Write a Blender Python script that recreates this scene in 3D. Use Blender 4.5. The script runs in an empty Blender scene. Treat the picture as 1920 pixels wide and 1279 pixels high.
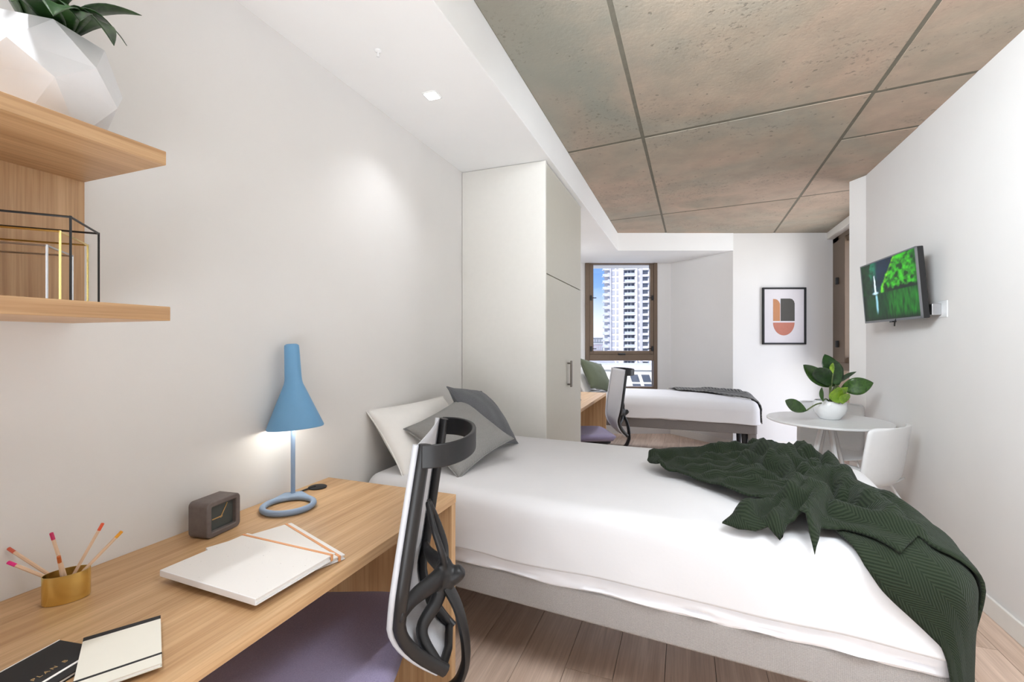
import bpy, bmesh, math, random
import numpy as np
from mathutils import Vector, Matrix, noise
from mathutils.geometry import delaunay_2d_cdt

random.seed(7)
SC = bpy.context.scene
COL = SC.collection
PI = math.pi
R = math.radians
TH = math.atan2(325, 853)            # the camera looks this far to the left of the room's long axis
CT, ST = math.cos(TH), math.sin(TH)

# ------------------------------------------------------------------ camera, sky, sun, lights, exposure
cam_d = bpy.data.cameras.new('camera')
cam_d.sensor_width = 36
cam_d.lens = 853 / 1920 * 36
cam_d.shift_y = 2.5 / 1920
cam_d.clip_start = 0.02
cam_d.clip_end = 2000
cam = bpy.data.objects.new('camera', cam_d)
COL.objects.link(cam)
cam.location = (0, 0, 1.30)
cam.rotation_euler = (PI / 2, 0, TH)
SC.camera = cam

SC.view_settings.view_transform = 'Standard'
SC.view_settings.look = 'None'
SC.view_settings.gamma = 1
SC.view_settings.use_curve_mapping = False
SC.view_settings.exposure = 0.80

world = bpy.data.worlds.new('sky')
SC.world = world
world.use_nodes = True
wn = world.node_tree
wn.nodes.clear()
w_out = wn.nodes.new('ShaderNodeOutputWorld')
w_bg = wn.nodes.new('ShaderNodeBackground')
w_tc = wn.nodes.new('ShaderNodeTexCoord')
w_sep = wn.nodes.new('ShaderNodeSeparateXYZ')
w_rmp = wn.nodes.new('ShaderNodeValToRGB')
w_noi = wn.nodes.new('ShaderNodeTexNoise')
w_cr = wn.nodes.new('ShaderNodeValToRGB')
w_mix = wn.nodes.new('ShaderNodeMix'); w_mix.data_type = 'RGBA'
wn.links.new(w_tc.outputs['Generated'], w_sep.inputs[0])
wn.links.new(w_sep.outputs['Z'], w_rmp.inputs[0])
e = w_rmp.color_ramp.elements
e[0].position = 0.0; e[0].color = (0.93, 0.95, 1.0, 1)
e[1].position = 0.22; e[1].color = (0.12, 0.31, 0.88, 1)
k = w_rmp.color_ramp.elements.new(0.05); k.color = (0.80, 0.89, 1.0, 1)
k = w_rmp.color_ramp.elements.new(0.12); k.color = (0.26, 0.49, 0.97, 1)
w_noi.inputs['Scale'].default_value = 2.2
w_noi.inputs['Detail'].default_value = 5
wn.links.new(w_tc.outputs['Generated'], w_noi.inputs['Vector'])
wn.links.new(w_noi.outputs['Fac'], w_cr.inputs[0])
w_cr.color_ramp.elements[0].position = 0.60; w_cr.color_ramp.elements[0].color = (0, 0, 0, 1)
w_cr.color_ramp.elements[1].position = 0.76; w_cr.color_ramp.elements[1].color = (1, 1, 1, 1)
wn.links.new(w_cr.outputs[0], w_mix.inputs[0])
wn.links.new(w_rmp.outputs[0], w_mix.inputs[6])
w_mix.inputs[7].default_value = (0.95, 0.96, 1.0, 1)
wn.links.new(w_mix.outputs[2], w_bg.inputs['Color'])
w_bg.inputs['Strength'].default_value = 0.68
wn.links.new(w_bg.outputs[0], w_out.inputs[0])


def light(name, kind, loc, rot, energy, color=(1, 1, 1), **kw):
    d = bpy.data.lights.new(name, kind)
    d.energy = energy
    d.color = color
    for a, b in kw.items():
        setattr(d, a, b)
    o = bpy.data.objects.new(name, d)
    o.location = loc
    o.rotation_euler = rot
    COL.objects.link(o)
    return o


light('sun', 'SUN', (0, -30, 60), (R(48), 0, R(-12)), 3.0, (1, 0.97, 0.93), angle=R(0.6))
# added fill lamp behind the camera, out of view; the rear wall is closed
def aim(d):
    return Vector(d).to_track_quat('-Z', 'Y').to_euler()


light('rear_fill', 'AREA', (-1.0, -1.45, 1.45), aim((.80, .60, .1)), 12, (0.86, 0.93, 1.0),
      shape='RECTANGLE', size=1.2, size_y=2.0, spread=R(150))
# two added fill lamps under the ceiling, out of view, not fittings
light('ceiling_fill', 'AREA', (-0.45, 0.55, 2.55), aim((.78, .66, -.16)), 30, (0.84, 0.925, 1.0),
      shape='RECTANGLE', size=.9, size_y=.5, spread=R(105))
light('ceiling_fill', 'AREA', (0.68, 0.62, 2.60), aim((-.06, .16, -1)), 15, (0.86, 0.93, 1.0),
      shape='RECTANGLE', size=.9, size_y=.9, spread=R(95))
# another added fill, unseen, turned towards the windows to brighten that end
light('ceiling_fill', 'AREA', (0.05, 1.15, 2.58), aim((-.02, 1, -.22)), 6, (0.86, 0.93, 1.0),
      shape='RECTANGLE', size=.8, size_y=.25, spread=R(80))
# upward lamp added behind the tripod to brighten the ceiling
light('rear_upfill', 'AREA', (0.3, -0.85, 0.35), (R(180 - 46), 0, 0), 19, (0.88, 0.945, 1.0),
      shape='RECTANGLE', size=2.2, size_y=1.2, spread=R(110))
# out-of-view lamps added outside the two far windows to strengthen their daylight
light('side_window_fill', 'AREA', (2.75, 5.55, 1.5), (0, R(90), 0), 54, (0.94, 0.97, 1.0),
      shape='RECTANGLE', size=2.6, size_y=1.9)
light('window_fill', 'AREA', (-1.35, 7.95, 3.15), (R(-62), 0, R(21)), 75, (0.94, 0.97, 1.0),
      shape='RECTANGLE', size=1.8, size_y=1.2)

DOWN = [(-1.08, 1.81), (-1.08, 0.25), (-1.08, -1.0), (-1.18, 4.2), (-1.24, 5.45)]  # the last two are added, hidden by the wardrobe, to light the far end
BACKDOWN = [(-0.55, 6.15)]

# ------------------------------------------------------------------ helpers: objects

def tag(o, label=None, cat=None, group=None, kind=None):
    if label: o['label'] = label
    if cat: o['category'] = cat
    if group: o['group'] = group
    if kind: o['kind'] = kind
    return o


MATW = {}


def empty(name, loc, rz=0, label=None, cat=None, group=None):
    o = bpy.data.objects.new(name, None)
    o.empty_display_size = 0.05
    o.location = loc
    o.rotation_euler = (0, 0, rz)
    COL.objects.link(o)
    MATW[o] = Matrix.Translation(loc) @ Matrix.Rotation(rz, 4, 'Z')
    return tag(o, label, cat, group)


def link(name, me, mat, parent=None, world=False, loc=None, rz=0):
    o = bpy.data.objects.new(name, me)
    COL.objects.link(o)
    if mat and not me.materials:
        me.materials.append(mat)
    if parent is not None:
        o.parent = parent
        if world:
            o.matrix_parent_inverse = wmat(parent).inverted()
    if loc is not None:
        o.location = loc
        o.rotation_euler = (0, 0, rz)
    if world or parent is None:
        MATW[o] = Matrix.Translation(loc or (0, 0, 0)) @ Matrix.Rotation(rz, 4, 'Z')
    return o


def wmat(o):
    return MATW.get(o, Matrix())


def children_of(o):
    return [c for c in SC.objects if c.parent == o]


def copy_tree(o, parent=None):
    c = o.copy()
    COL.objects.link(c)
    if parent is not None:
        c.parent = parent
    for ch in list(children_of(o)):
        copy_tree(ch, c)
    return c


class MB:
    def __init__(self):
        self.v, self.f, self.uv = [], [], None

    def add(self, vs, fs):
        b = len(self.v)
        self.v += [tuple(p) for p in vs]
        self.f += [tuple(i + b for i in q) for q in fs]
        return self

    def box(self, x0, x1, y0, y1, z0, z1, m=None):
        vs = [Vector((x, y, z)) for z in (z0, z1) for y in (y0, y1) for x in (x0, x1)]
        if m is not None:
            vs = [m @ p for p in vs]
        return self.add(vs, [(0, 2, 3, 1), (4, 5, 7, 6), (0, 1, 5, 4), (2, 6, 7, 3), (0, 4, 6, 2), (1, 3, 7, 5)])

    def prism(self, poly, z0, z1, m=None):
        n = len(poly)
        a = sum(poly[i][0] * poly[(i + 1) % n][1] - poly[(i + 1) % n][0] * poly[i][1] for i in range(n))
        if a < 0:
            poly = poly[::-1]
        vs = [Vector((p[0], p[1], z0)) for p in poly] + [Vector((p[0], p[1], z1)) for p in poly]
        if m is not None:
            vs = [m @ p for p in vs]
        fs = [tuple(range(n - 1, -1, -1)), tuple(range(n, 2 * n))]
        fs += [(i, (i + 1) % n, n + (i + 1) % n, n + i) for i in range(n)]
        return self.add(vs, fs)

    def lathe(self, prof, n=32, m=None, cap=True, sx=1, sy=1):
        vs, fs = [], []
        k = len(prof)
        for i in range(n):
            a = 2 * PI * i / n
            for r, z in prof:
                p = Vector((r * math.cos(a) * sx, r * math.sin(a) * sy, z))
                vs.append(m @ p if m is not None else p)
        for i in range(n):
            j = (i + 1) % n
            for q in range(k - 1):
                fs.append((i * k + q, j * k + q, j * k + q + 1, i * k + q + 1))
        if cap:
            if prof[0][0] > 1e-6:
                fs.append(tuple(i * k for i in range(n - 1, -1, -1)))
            if prof[-1][0] > 1e-6:
                fs.append(tuple(i * k + k - 1 for i in range(n)))
        return self.add(vs, fs)

    def tube(self, pts, r, n=8, closed=False, flat=None):
        """round or (with flat=(w, h)) elliptical tube along pts"""
        P = [Vector(p) for p in pts]
        m = len(P)
        rs = r if isinstance(r, (list, tuple)) else [r] * m
        tang = []
        for i in range(m):
            if closed:
                t = P[(i + 1) % m] - P[i - 1]
            else:
                t = P[min(i + 1, m - 1)] - P[max(i - 1, 0)]
            tang.append(t.normalized())
        up = Vector((0, 0, 1)) if abs(tang[0].z) < 0.9 else Vector((1, 0, 0))
        nrm = (up - tang[0] * up.dot(tang[0])).normalized()
        vs, fs = [], []
        for i in range(m):
            nrm = (nrm - tang[i] * nrm.dot(tang[i])).normalized()
            bn = tang[i].cross(nrm)
            for k in range(n):
                a = 2 * PI * (k + 0.5) / n
                if flat:
                    vs.append(P[i] + nrm * math.cos(a) * flat[1] * rs[i] + bn * math.sin(a) * flat[0] * rs[i])
                else:
                    vs.append(P[i] + (nrm * math.cos(a) + bn * math.sin(a)) * rs[i])
        seg = m if closed else m - 1
        for i in range(seg):
            j = (i + 1) % m
            for k in range(n):
                l = (k + 1) % n
                fs.append((i * n + k, i * n + l, j * n + l, j * n + k))
        if not closed:
            fs.append(tuple(range(n - 1, -1, -1)))
            fs.append(tuple((m - 1) * n + k for k in range(n)))
        return self.add(vs, fs)

    def grid(self, fn, nu, nv, wrapu=False):
        vs = [fn(i / (nu if wrapu else nu - 1), j / (nv - 1)) for i in range(nu) for j in range(nv)]
        fs = []
        for i in range(nu if wrapu else nu - 1):
            a = (i + 1) % nu
            for j in range(nv - 1):
                fs.append((i * nv + j, a * nv + j, a * nv + j + 1, i * nv + j + 1))
        return self.add(vs, fs)

    def mesh(self, name, smooth=None):
        me = bpy.data.meshes.new(name)
        me.from_pydata([tuple(p) for p in self.v], [], self.f)
        me.validate()
        if smooth is not None:
            for p in me.polygons:
                p.use_smooth = True
            if smooth < 180:
                me.set_sharp_from_angle(angle=R(smooth))
        me.update()
        return me

    def build(self, name, mat, parent=None, world=False, smooth=None, bevel=0, segs=2, solid=0, off=0, sub=0, loc=None, rz=0, fix=False):
        me = self.mesh(name, smooth)
        if fix:
            bm = bmesh.new(); bm.from_mesh(me)
            bmesh.ops.recalc_face_normals(bm, faces=bm.faces)
            bm.to_mesh(me); bm.free()
        o = link(name, me, mat, parent, world, loc, rz)
        if solid:
            md = o.modifiers.new('thickness', 'SOLIDIFY'); md.thickness = solid; md.offset = off
        if bevel:
            md = o.modifiers.new('bevel', 'BEVEL'); md.width = bevel; md.segments = segs
            md.limit_method = 'ANGLE'; md.angle_limit = R(35)
            if smooth is None:
                for p in me.polygons: p.use_smooth = True
                md.harden_normals = True
        if sub:
            md = o.modifiers.new('subdivision', 'SUBSURF'); md.levels = sub; md.render_levels = sub
        return o


def struct(o):
    o['kind'] = 'structure'
    return o


def spline(pts, n=8, closed=False):
    """Catmull-Rom through pts"""
    P = [Vector(p) for p in pts]
    m = len(P)
    out = []
    for i in range(m if closed else m - 1):
        if closed:
            a, b, c, d = P[i - 1], P[i], P[(i + 1) % m], P[(i + 2) % m]
        else:
            a, b, c, d = P[max(i - 1, 0)], P[i], P[i + 1], P[min(i + 2, m - 1)]
        for k in range(n):
            t = k / n
            out.append(0.5 * ((2 * b) + (c - a) * t + (2 * a - 5 * b + 4 * c - d) * t * t + (3 * b - a - 3 * c + d) * t ** 3))
    if not closed:
        out.append(P[-1])
    return out


def frame(x, y, z):
    m = Matrix((x, y, z)).transposed().to_4x4()
    return m


def pt(cx, cy, z=0.0):
    """room position of a point cx to the right of and cy ahead of the tripod"""
    return Vector((cx * CT - cy * ST, cx * ST + cy * CT, z))

# ------------------------------------------------------------------ helpers: materials


def lin(c):
    return tuple(((x / 255) / 12.92 if x / 255 <= 0.04045 else ((x / 255 + 0.055) / 1.055) ** 2.4) for x in c)


class NT:
    def __init__(self, name):
        self.m = bpy.data.materials.new(name)
        self.m.use_nodes = True
        self.t = self.m.node_tree
        self.b = self.t.nodes['Principled BSDF']
        self.o = self.t.nodes['Material Output']

    def n(self, typ, **kw):
        nd = self.t.nodes.new('ShaderNode' + typ)
        for k, v in kw.items():
            if hasattr(nd, k) and not k[0].isupper():
                setattr(nd, k, v)
            else:
                self.put(nd, k, v)
        return nd

    def put(self, nd, key, v):
        s = nd.inputs[int(key[1:])] if key[0] == '_' and key[1:].isdigit() else nd.inputs[key.replace('_', ' ')]
        if hasattr(v, 'is_output') or hasattr(v, 'links'):
            self.t.links.new(v, s)
        else:
            if isinstance(v, (tuple, list)) and len(v) == 3 and s.type == 'RGBA':
                v = (*v, 1)
            s.default_value = v

    def math(self, op, a, b=None, c=None):
        nd = self.t.nodes.new('ShaderNodeMath'); nd.operation = op
        for i, v in enumerate((a, b, c)):
            if v is not None:
                self.put(nd, '_%d' % i, v)
        return nd.outputs[0]

    def ramp(self, fac, stops):
        nd = self.t.nodes.new('ShaderNodeValToRGB')
        el = nd.color_ramp.elements
        el[0].position, el[0].color = stops[0][0], (*stops[0][1], 1)
        el[1].position, el[1].color = stops[-1][0], (*stops[-1][1], 1)
        for p, c in stops[1:-1]:
            x = el.new(p); x.color = (*c, 1)
        self.t.links.new(fac, nd.inputs[0])
        return nd.outputs[0]

    def mix(self, fac, a, b, blend='MIX'):
        nd = self.t.nodes.new('ShaderNodeMix'); nd.data_type = 'RGBA'; nd.blend_type = blend
        for k, v in (('Factor', fac), ('A', a), ('B', b)):
            s = [i for i in nd.inputs if i.name == k and (i.type == 'VALUE' if k == 'Factor' else i.type == 'RGBA')][0]
            if hasattr(v, 'links'):
                self.t.links.new(v, s)
            else:
                s.default_value = (*v, 1) if isinstance(v, tuple) and len(v) == 3 else v
        return [o for o in nd.outputs if o.type == 'RGBA'][0]

    def coords(self, scale=(1, 1, 1), rot=(0, 0, 0), which='Object', loc=(0, 0, 0)):
        tc = self.t.nodes.new('ShaderNodeTexCoord')
        mp = self.t.nodes.new('ShaderNodeMapping')
        mp.inputs['Scale'].default_value = scale
        mp.inputs['Rotation'].default_value = rot
        mp.inputs['Location'].default_value = loc
        self.t.links.new(tc.outputs[which], mp.inputs[0])
        return mp.outputs[0]

    def noise(self, vec, scale, detail=4, rough=0.55, dist=0.0):
        nd = self.n('TexNoise', Vector=vec, Scale=scale, Detail=detail, Roughness=rough, Distortion=dist)
        return nd.outputs['Fac']

    def bump(self, h, strength=0.2, dist=0.01):
        nd = self.n('Bump', Height=h, Strength=strength, Distance=dist)
        self.t.links.new(nd.outputs[0], self.b.inputs['Normal'])

    def set(self, **kw):
        for k, v in kw.items():
            self.put(self.b, k, v)
        return self.m


def plain(name, rgb, rough=0.5, metal=0.0, var=0.03, scale=30, bump=0.0, bscale=200, **kw):
    t = NT(name)
    c = lin(rgb)
    v = t.coords()
    f = t.noise(v, scale, 3)
    col = t.ramp(f, [(0.3, tuple(x * (1 - var) for x in c)), (0.7, tuple(min(1, x * (1 + var)) for x in c))])
    if bump:
        t.bump(t.noise(v, bscale, 2), bump, 0.002)
    return t.set(Base_Color=col, Roughness=rough, Metallic=metal, **kw)


def fabric(name, rgb, rgb2=None, scale=420, bump=0.35, rough=0.95, sheen=0.15):
    """woven cloth: two crossed thread waves, mottled yarn colour"""
    t = NT(name)
    a, b = lin(rgb), lin(rgb2 or rgb)
    v = t.coords()
    w1 = t.n('TexWave', Vector=v, Scale=scale / 6.28, Distortion=1.5, bands_direction='X').outputs['Fac']
    w2 = t.n('TexWave', Vector=v, Scale=scale / 6.28, Distortion=1.5, bands_direction='Z').outputs['Fac']
    h = t.math('ADD', w1, w2)
    f = t.noise(v, 380, 3, 0.6)
    col = t.ramp(f, [(0.30, a), (0.70, b)])
    t.bump(h, bump, 0.002)
    return t.set(Base_Color=col, Roughness=rough, Sheen_Weight=sheen)


def oak(name, axis, light=(214, 178, 136), dark=(186, 146, 104)):
    """straight-grained oak veneer, the grain running along one local axis"""
    t = NT(name)
    s = [26.0, 26.0, 26.0]
    s['xyz'.index(axis)] = 1.1
    v = t.coords(tuple(s))
    f1 = t.noise(v, 1.0, 6, 0.62, 0.4)
    s2 = [150.0] * 3
    s2['xyz'.index(axis)] = 3.0
    f2 = t.noise(t.coords(tuple(s2)), 1.0, 3, 0.6)
    s3 = [3.2] * 3
    s3['xyz'.index(axis)] = 0.25
    f3 = t.noise(t.coords(tuple(s3)), 1.0, 2, 0.5)
    a, b = lin(light), lin(dark)
    c1 = t.ramp(f1, [(0.32, b), (0.5, tuple((p + q) / 2 for p, q in zip(a, b))), (0.68, a)])
    c2 = t.ramp(f2, [(0.38, (0.80, 0.76, 0.70)), (0.55, (1, 1, 1))])
    c3 = t.ramp(f3, [(0.3, (0.93, 0.89, 0.85)), (0.7, (1.0, 1.0, 1.0))])
    col = t.mix(1.0, t.mix(0.75, c1, c2, 'MULTIPLY'), c3, 'MULTIPLY')
    t.bump(f2, 0.12, 0.001)
    return t.set(Base_Color=col, Roughness=0.42)


MAT = {}
MAT['wall'] = plain('wall_paint', (226, 223, 220), 0.85, var=0.012, scale=3, bump=0.05, bscale=260)
MAT['soffit'] = plain('ceiling_paint', (243, 242, 241), 0.9, var=0.01, scale=3)
MAT['trim'] = plain('skirting_paint', (232, 228, 222), 0.5, var=0.01)
MAT['laminate'] = plain('warm_grey_laminate', (203, 199, 187), 0.45, var=0.01)
MAT['laminate_edge'] = plain('pale_laminate', (226, 223, 217), 0.5, var=0.01)
MAT['oak_x'] = oak('oak_grain_across', 'x')
MAT['oak_y'] = oak('oak_grain_along', 'y')
MAT['oak_z'] = oak('oak_grain_upright', 'z')
MAT['black'] = plain('black_plastic', (23, 22, 23), 0.45, var=0.04)
MAT['black_matte'] = plain('matte_black', (28, 28, 30), 0.7, var=0.05)
MAT['chair_trim'] = plain('pale_grey_plastic', (196, 196, 200), 0.5, var=.01)
MAT['chrome'] = plain('brushed_steel', (190, 190, 192), 0.28, 1.0)
MAT['steel_dark'] = plain('dark_bronze_handle', (120, 112, 104), 0.35, 0.6)
MAT['white_plastic'] = plain('white_plastic', (228, 228, 228), 0.35, var=0.01)
MAT['white_gloss'] = plain('white_glaze', (236, 236, 236), 0.12, var=0.01)
MAT['pot_matte'] = plain('white_matte_ceramic', (226, 226, 228), 0.6, var=0.01)
MAT['bronze'] = plain('bronze_anodised_frame', (112, 94, 78), 0.45, 0.35, var=0.03)
MAT['blue'] = plain('powder_blue_enamel', (110, 162, 202), 0.5, var=0.01)
MAT['blue_grey'] = plain('blue_grey_enamel', (142, 162, 188), 0.5, var=0.01)
MAT['clock'] = plain('taupe_concrete', (112, 102, 98), 0.9, var=0.08, scale=60, bump=0.2, bscale=300)
MAT['clock_face'] = plain('slate_dial', (78, 82, 80), 0.8, var=0.04)
MAT['gold'] = plain('brushed_brass', (230, 206, 132), 0.24, 1.0, var=0.05)
MAT['gold_paint'] = plain('gold_foil', (205, 172, 120), 0.35, 0.5)
MAT['paper'] = plain('paper', (240, 238, 234), 0.8, var=0.01)
MAT['sheet'] = plain('white_sheet', (236, 236, 240), 0.9, var=0.01, bump=0.1, bscale=60)
MAT['duvet'] = plain('white_cotton_duvet', (214, 212, 213), 0.92, var=0.012, scale=6, bump=0.12, bscale=90)
MAT['pillow'] = plain('white_pillowcase', (234, 231, 227), 0.92, var=0.01, bump=0.1, bscale=60)
MAT['base_fabric'] = fabric('grey_linen', (152, 147, 144), (168, 163, 159))
MAT['base_fabric_far'] = fabric('dark_grey_linen', (104, 98, 95), (124, 117, 113))
MAT['cushion_light'] = fabric('mid_grey_cushion', (128, 126, 124), (146, 144, 141))
MAT['cushion_dark'] = fabric('charcoal_marl_cushion', (72, 73, 77), (108, 109, 113))
MAT['cushion_green'] = fabric('green_cushion', (70, 78, 58), (98, 104, 82))
MAT['seat_fabric'] = fabric('aubergine_grey_seat', (128, 118, 146), (148, 138, 166), scale=700, bump=0.2)
MAT['dark_wood'] = plain('dark_plinth', (70, 48, 38), 0.6)


def concrete():
    t = NT('board_marked_concrete')
    v = t.coords()
    big = t.noise(v, 0.9, 5, 0.6, 0.6)
    base = t.ramp(big, [(0.28, lin((154, 153, 142))), (0.47, lin((172, 158, 141))), (0.60, lin((183, 161, 143))), (0.75, lin((160, 150, 133)))])
    cloud = t.noise(v, 5.0, 6, 0.65)
    base = t.mix(0.55, base, t.ramp(cloud, [(0.3, (0.72, 0.72, 0.70)), (0.7, (1.12, 1.1, 1.08))]), 'MULTIPLY')
    # greyer by the bulkhead and towards the near end
    sp = t.n('SeparateXYZ'); t.t.links.new(v, sp.inputs[0])
    gx = t.n('MapRange', Value=t.math('ADD', sp.outputs[0], t.math('MULTIPLY', cloud, .8)), _1=.55, _2=-.15, _3=0.0, _4=1.0)
    gy = t.n('MapRange', Value=t.math('ADD', sp.outputs[1], t.math('MULTIPLY', big, 1.2)), _1=4.4, _2=2.8, _3=0.0, _4=1.0)
    base = t.mix(t.math('MULTIPLY', t.math('MULTIPLY', gx.outputs[0], gy.outputs[0]), .75), base, lin((142, 144, 134)))
    # clustered air pockets
    mask = t.ramp(t.noise(v, 1.5, 3, 0.6), [(0.47, (0, 0, 0)), (0.60, (1, 1, 1))])
    pit = t.noise(v, 34, 4, 0.75)
    pits = t.ramp(pit, [(0.57, (0, 0, 0)), (0.63, (1, 1, 1))])
    pm = t.mix(1.0, mask, pits, 'MULTIPLY')
    few = t.ramp(t.noise(v, 26, 2, 0.5), [(0.70, (0, 0, 0)), (0.74, (1, 1, 1))])
    pm = t.mix(1.0, pm, few, 'ADD')
    col = t.mix(t.math('MULTIPLY', pm, 0.6), base, lin((104, 100, 90)))
    t.bump(t.math('SUBTRACT', t.noise(v, 60, 4), pm), 0.25, 0.004)
    return t.set(Base_Color=col, Roughness=0.62, Specular_IOR_Level=0.35)


MAT['concrete'] = concrete()
MAT['joint'] = plain('grout_line', (112, 107, 94), 0.9, var=0.1)


def floorboards():
    t = NT('taupe_oak_boards')
    oi = t.n('ObjectInfo')
    off = t.n('CombineXYZ', X=t.math('MULTIPLY', oi.outputs['Random'], 37.0), Y=t.math('MULTIPLY', oi.outputs['Random'], 11.0), Z=0.0)
    tc = t.n('TexCoord')
    va = t.n('VectorMath', operation='ADD')
    t.t.links.new(tc.outputs['Object'], va.inputs[0]); t.t.links.new(off.outputs[0], va.inputs[1])
    mp = t.n('Mapping'); mp.inputs['Scale'].default_value = (22, 1.0, 1); t.t.links.new(va.outputs[0], mp.inputs[0])
    f = t.noise(mp.outputs[0], 1.0, 6, 0.6, 0.6)
    mp2 = t.n('Mapping'); mp2.inputs['Scale'].default_value = (160, 4, 1); t.t.links.new(va.outputs[0], mp2.inputs[0])
    f2 = t.noise(mp2.outputs[0], 1.0, 3)
    a, b = lin((208, 180, 160)), lin((238, 214, 196))
    col = t.ramp(f, [(0.3, a), (0.7, b)])
    col = t.mix(0.6, col, t.ramp(f2, [(0.36, (0.78, 0.75, 0.72)), (0.6, (1, 1, 1))]), 'MULTIPLY')
    tone = t.ramp(oi.outputs['Random'], [(0.0, (0.90, 0.88, 0.86)), (1.0, (1.06, 1.05, 1.04))])
    col = t.mix(1.0, col, tone, 'MULTIPLY')
    t.bump(f2, 0.1, 0.001)
    return t.set(Base_Color=col, Roughness=0.45)


MAT['boards'] = floorboards()


def knit(name, rgb, rgb2, rib=0.011, vee=0.075):
    """herringbone knit laid out in the cloth's own UV metres"""
    t = NT(name)
    uv = t.n('UVMap')
    sp = t.n('SeparateXYZ'); t.t.links.new(uv.outputs[0], sp.inputs[0])
    x, y = sp.outputs[0], sp.outputs[1]
    tri = t.math('ABSOLUTE', t.math('SUBTRACT', t.math('FRACT', t.math('DIVIDE', y, vee)), 0.5))
    ph = t.math('ADD', t.math('DIVIDE', x, rib), t.math('MULTIPLY', tri, vee / rib * 1.5))
    wv = t.math('ADD', t.math('MULTIPLY', t.math('SINE', t.math('MULTIPLY', ph, 6.2832)), 0.5), 0.5)
    fine = t.noise(t.coords(), 520, 3, 0.7)
    h = t.math('ADD', wv, t.math('MULTIPLY', fine, 0.5))
    a, b = lin(rgb), lin(rgb2)
    col = t.mix(t.math('MULTIPLY', h, 0.45), a, b)
    t.bump(h, 0.5, 0.004)
    return t.set(Base_Color=col, Roughness=1.0, Sheen_Weight=0.06, Specular_IOR_Level=0.1)


MAT['knit'] = knit('green_herringbone_knit', (26, 33, 23), (54, 63, 47))
MAT['knit_grey'] = knit('grey_black_weave', (44, 44, 46), (168, 166, 162), rib=0.05, vee=0.3)


def glass_mat():
    t = NT('window_glass')
    tr = t.n('BsdfTransparent'); gl = t.n('BsdfGlossy', Roughness=0.02)
    mx = t.n('MixShader'); mx.inputs[0].default_value = 0.045
    t.t.links.new(tr.outputs[0], mx.inputs[1]); t.t.links.new(gl.outputs[0], mx.inputs[2])
    t.t.links.new(mx.outputs[0], t.o.inputs[0])
    return t.m


MAT['glass'] = glass_mat()


def mesh_mat(name, rgb, trans):
    t = NT(name)
    c = lin(rgb)
    v = t.coords()
    f = t.noise(v, 300, 2)
    t.set(Base_Color=t.ramp(f, [(0.3, tuple(x * 0.9 for x in c)), (0.7, c)]), Roughness=0.8)
    tr = t.n('BsdfTransparent')
    mx = t.n('MixShader'); mx.inputs[0].default_value = trans
    t.t.links.new(t.b.outputs[0], mx.inputs[1]); t.t.links.new(tr.outputs[0], mx.inputs[2])
    t.t.links.new(mx.outputs[0], t.o.inputs[0])
    return t.m


MAT['mesh'] = mesh_mat('pale_grey_mesh', (206, 205, 208), 0.10)


def leaf_mat(name, rgb, rgb2):
    t = NT(name)
    v = t.coords((6, 6, 6))
    f = t.noise(v, 6, 3, 0.6, 0.8)
    t.bump(f, 0.2, 0.003)
    return t.set(Base_Color=t.ramp(f, [(0.3, lin(rgb)), (0.72, lin(rgb2))]), Roughness=0.33)


MAT['leaf_dark'] = leaf_mat('dark_green_leaf', (22, 46, 24), (52, 84, 38))
MAT['leaf'] = leaf_mat('green_leaf', (34, 62, 26), (70, 104, 40))
MAT['leaf_lime'] = leaf_mat('lime_leaf', (92, 132, 24), (146, 176, 58))
MAT['stem'] = leaf_mat('green_stem', (86, 104, 60), (126, 138, 90))


def emit(name, rgb, s):
    t = NT(name)
    em = t.n('Emission', Color=lin(rgb), Strength=s)
    t.t.links.new(em.outputs[0], t.o.inputs[0])
    return t.m

# ================================================================== THE SETTING
XW = -1.384      # left wall
XR = 1.357       # right wall
XN = 1.72        # window wall beyond the nib
ZS = 2.427       # underside of the lowered ceiling
ZC = 2.643       # concrete ceiling
YR = -1.80       # rear wall
bj = Vector((-0.777, 5.685))                 # inner corner of the bulkhead
P_wl = pt(0.93, 6.50); P_wr = pt(2.25, 6.50) # window wall, ends
P_d = pt(2.72, 5.60)                         # where the diagonal wall meets the picture wall
P_c = pt(3.96, 5.57)                         # picture wall / side window corner

floor = struct(MB().box(XW - .1, XN + .15, YR, 7.1, -.12, -.008).build('floor', MAT['joint']))
proto = {}
w = 0.187
ix = 0
x = XW
while x < XN + 0.05:
    y = YR - random.random() * 1.3
    while y < 7.0:
        L = 1.35
        y0, y1 = max(y, YR), min(y + L, 7.1)
        if y1 - y0 > 0.05:
            key = round(y1 - y0, 3)
            if key not in proto:
                proto[key] = MB().box(.0012, w - .0012, .0012, y1 - y0 - .0012, -.009, 0).mesh('plank')
                proto[key].materials.append(MAT['boards'])
            o = link('plank', proto[key], None, floor, world=False)
            o.location = (x, y0, 0)
        y += L
    x += w

# walls
struct(MB().box(XW - .12, XW, YR, 6.9, 0, ZC + .15).build('wall_left', MAT['wall']))
struct(MB().box(XW - .12, XN + .2, YR - .12, YR, 0, ZC + .15).build('wall_rear', MAT['wall']))
d1 = (XR, 4.43); d2 = (XR - .075, 4.56)
struct(MB().prism([(XR, YR), d1, d2, (XR - .06, 4.60), (XN, 4.60), (XN + .2, 4.60), (XN + .2, YR)], 0, ZC + .15).build('wall_right', MAT['wall']))


def wall_strip(name, a, b, z0, z1, th=.14):
    a, b = Vector(a[:2]), Vector(b[:2])
    d = (b - a).normalized()
    n = Vector((-d.y, d.x))
    return MB().prism([a, b, b + n * th, a + n * th], z0, z1).build(name, MAT['wall'])


def lerp(a, b, t):
    return a + (b - a) * t


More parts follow.
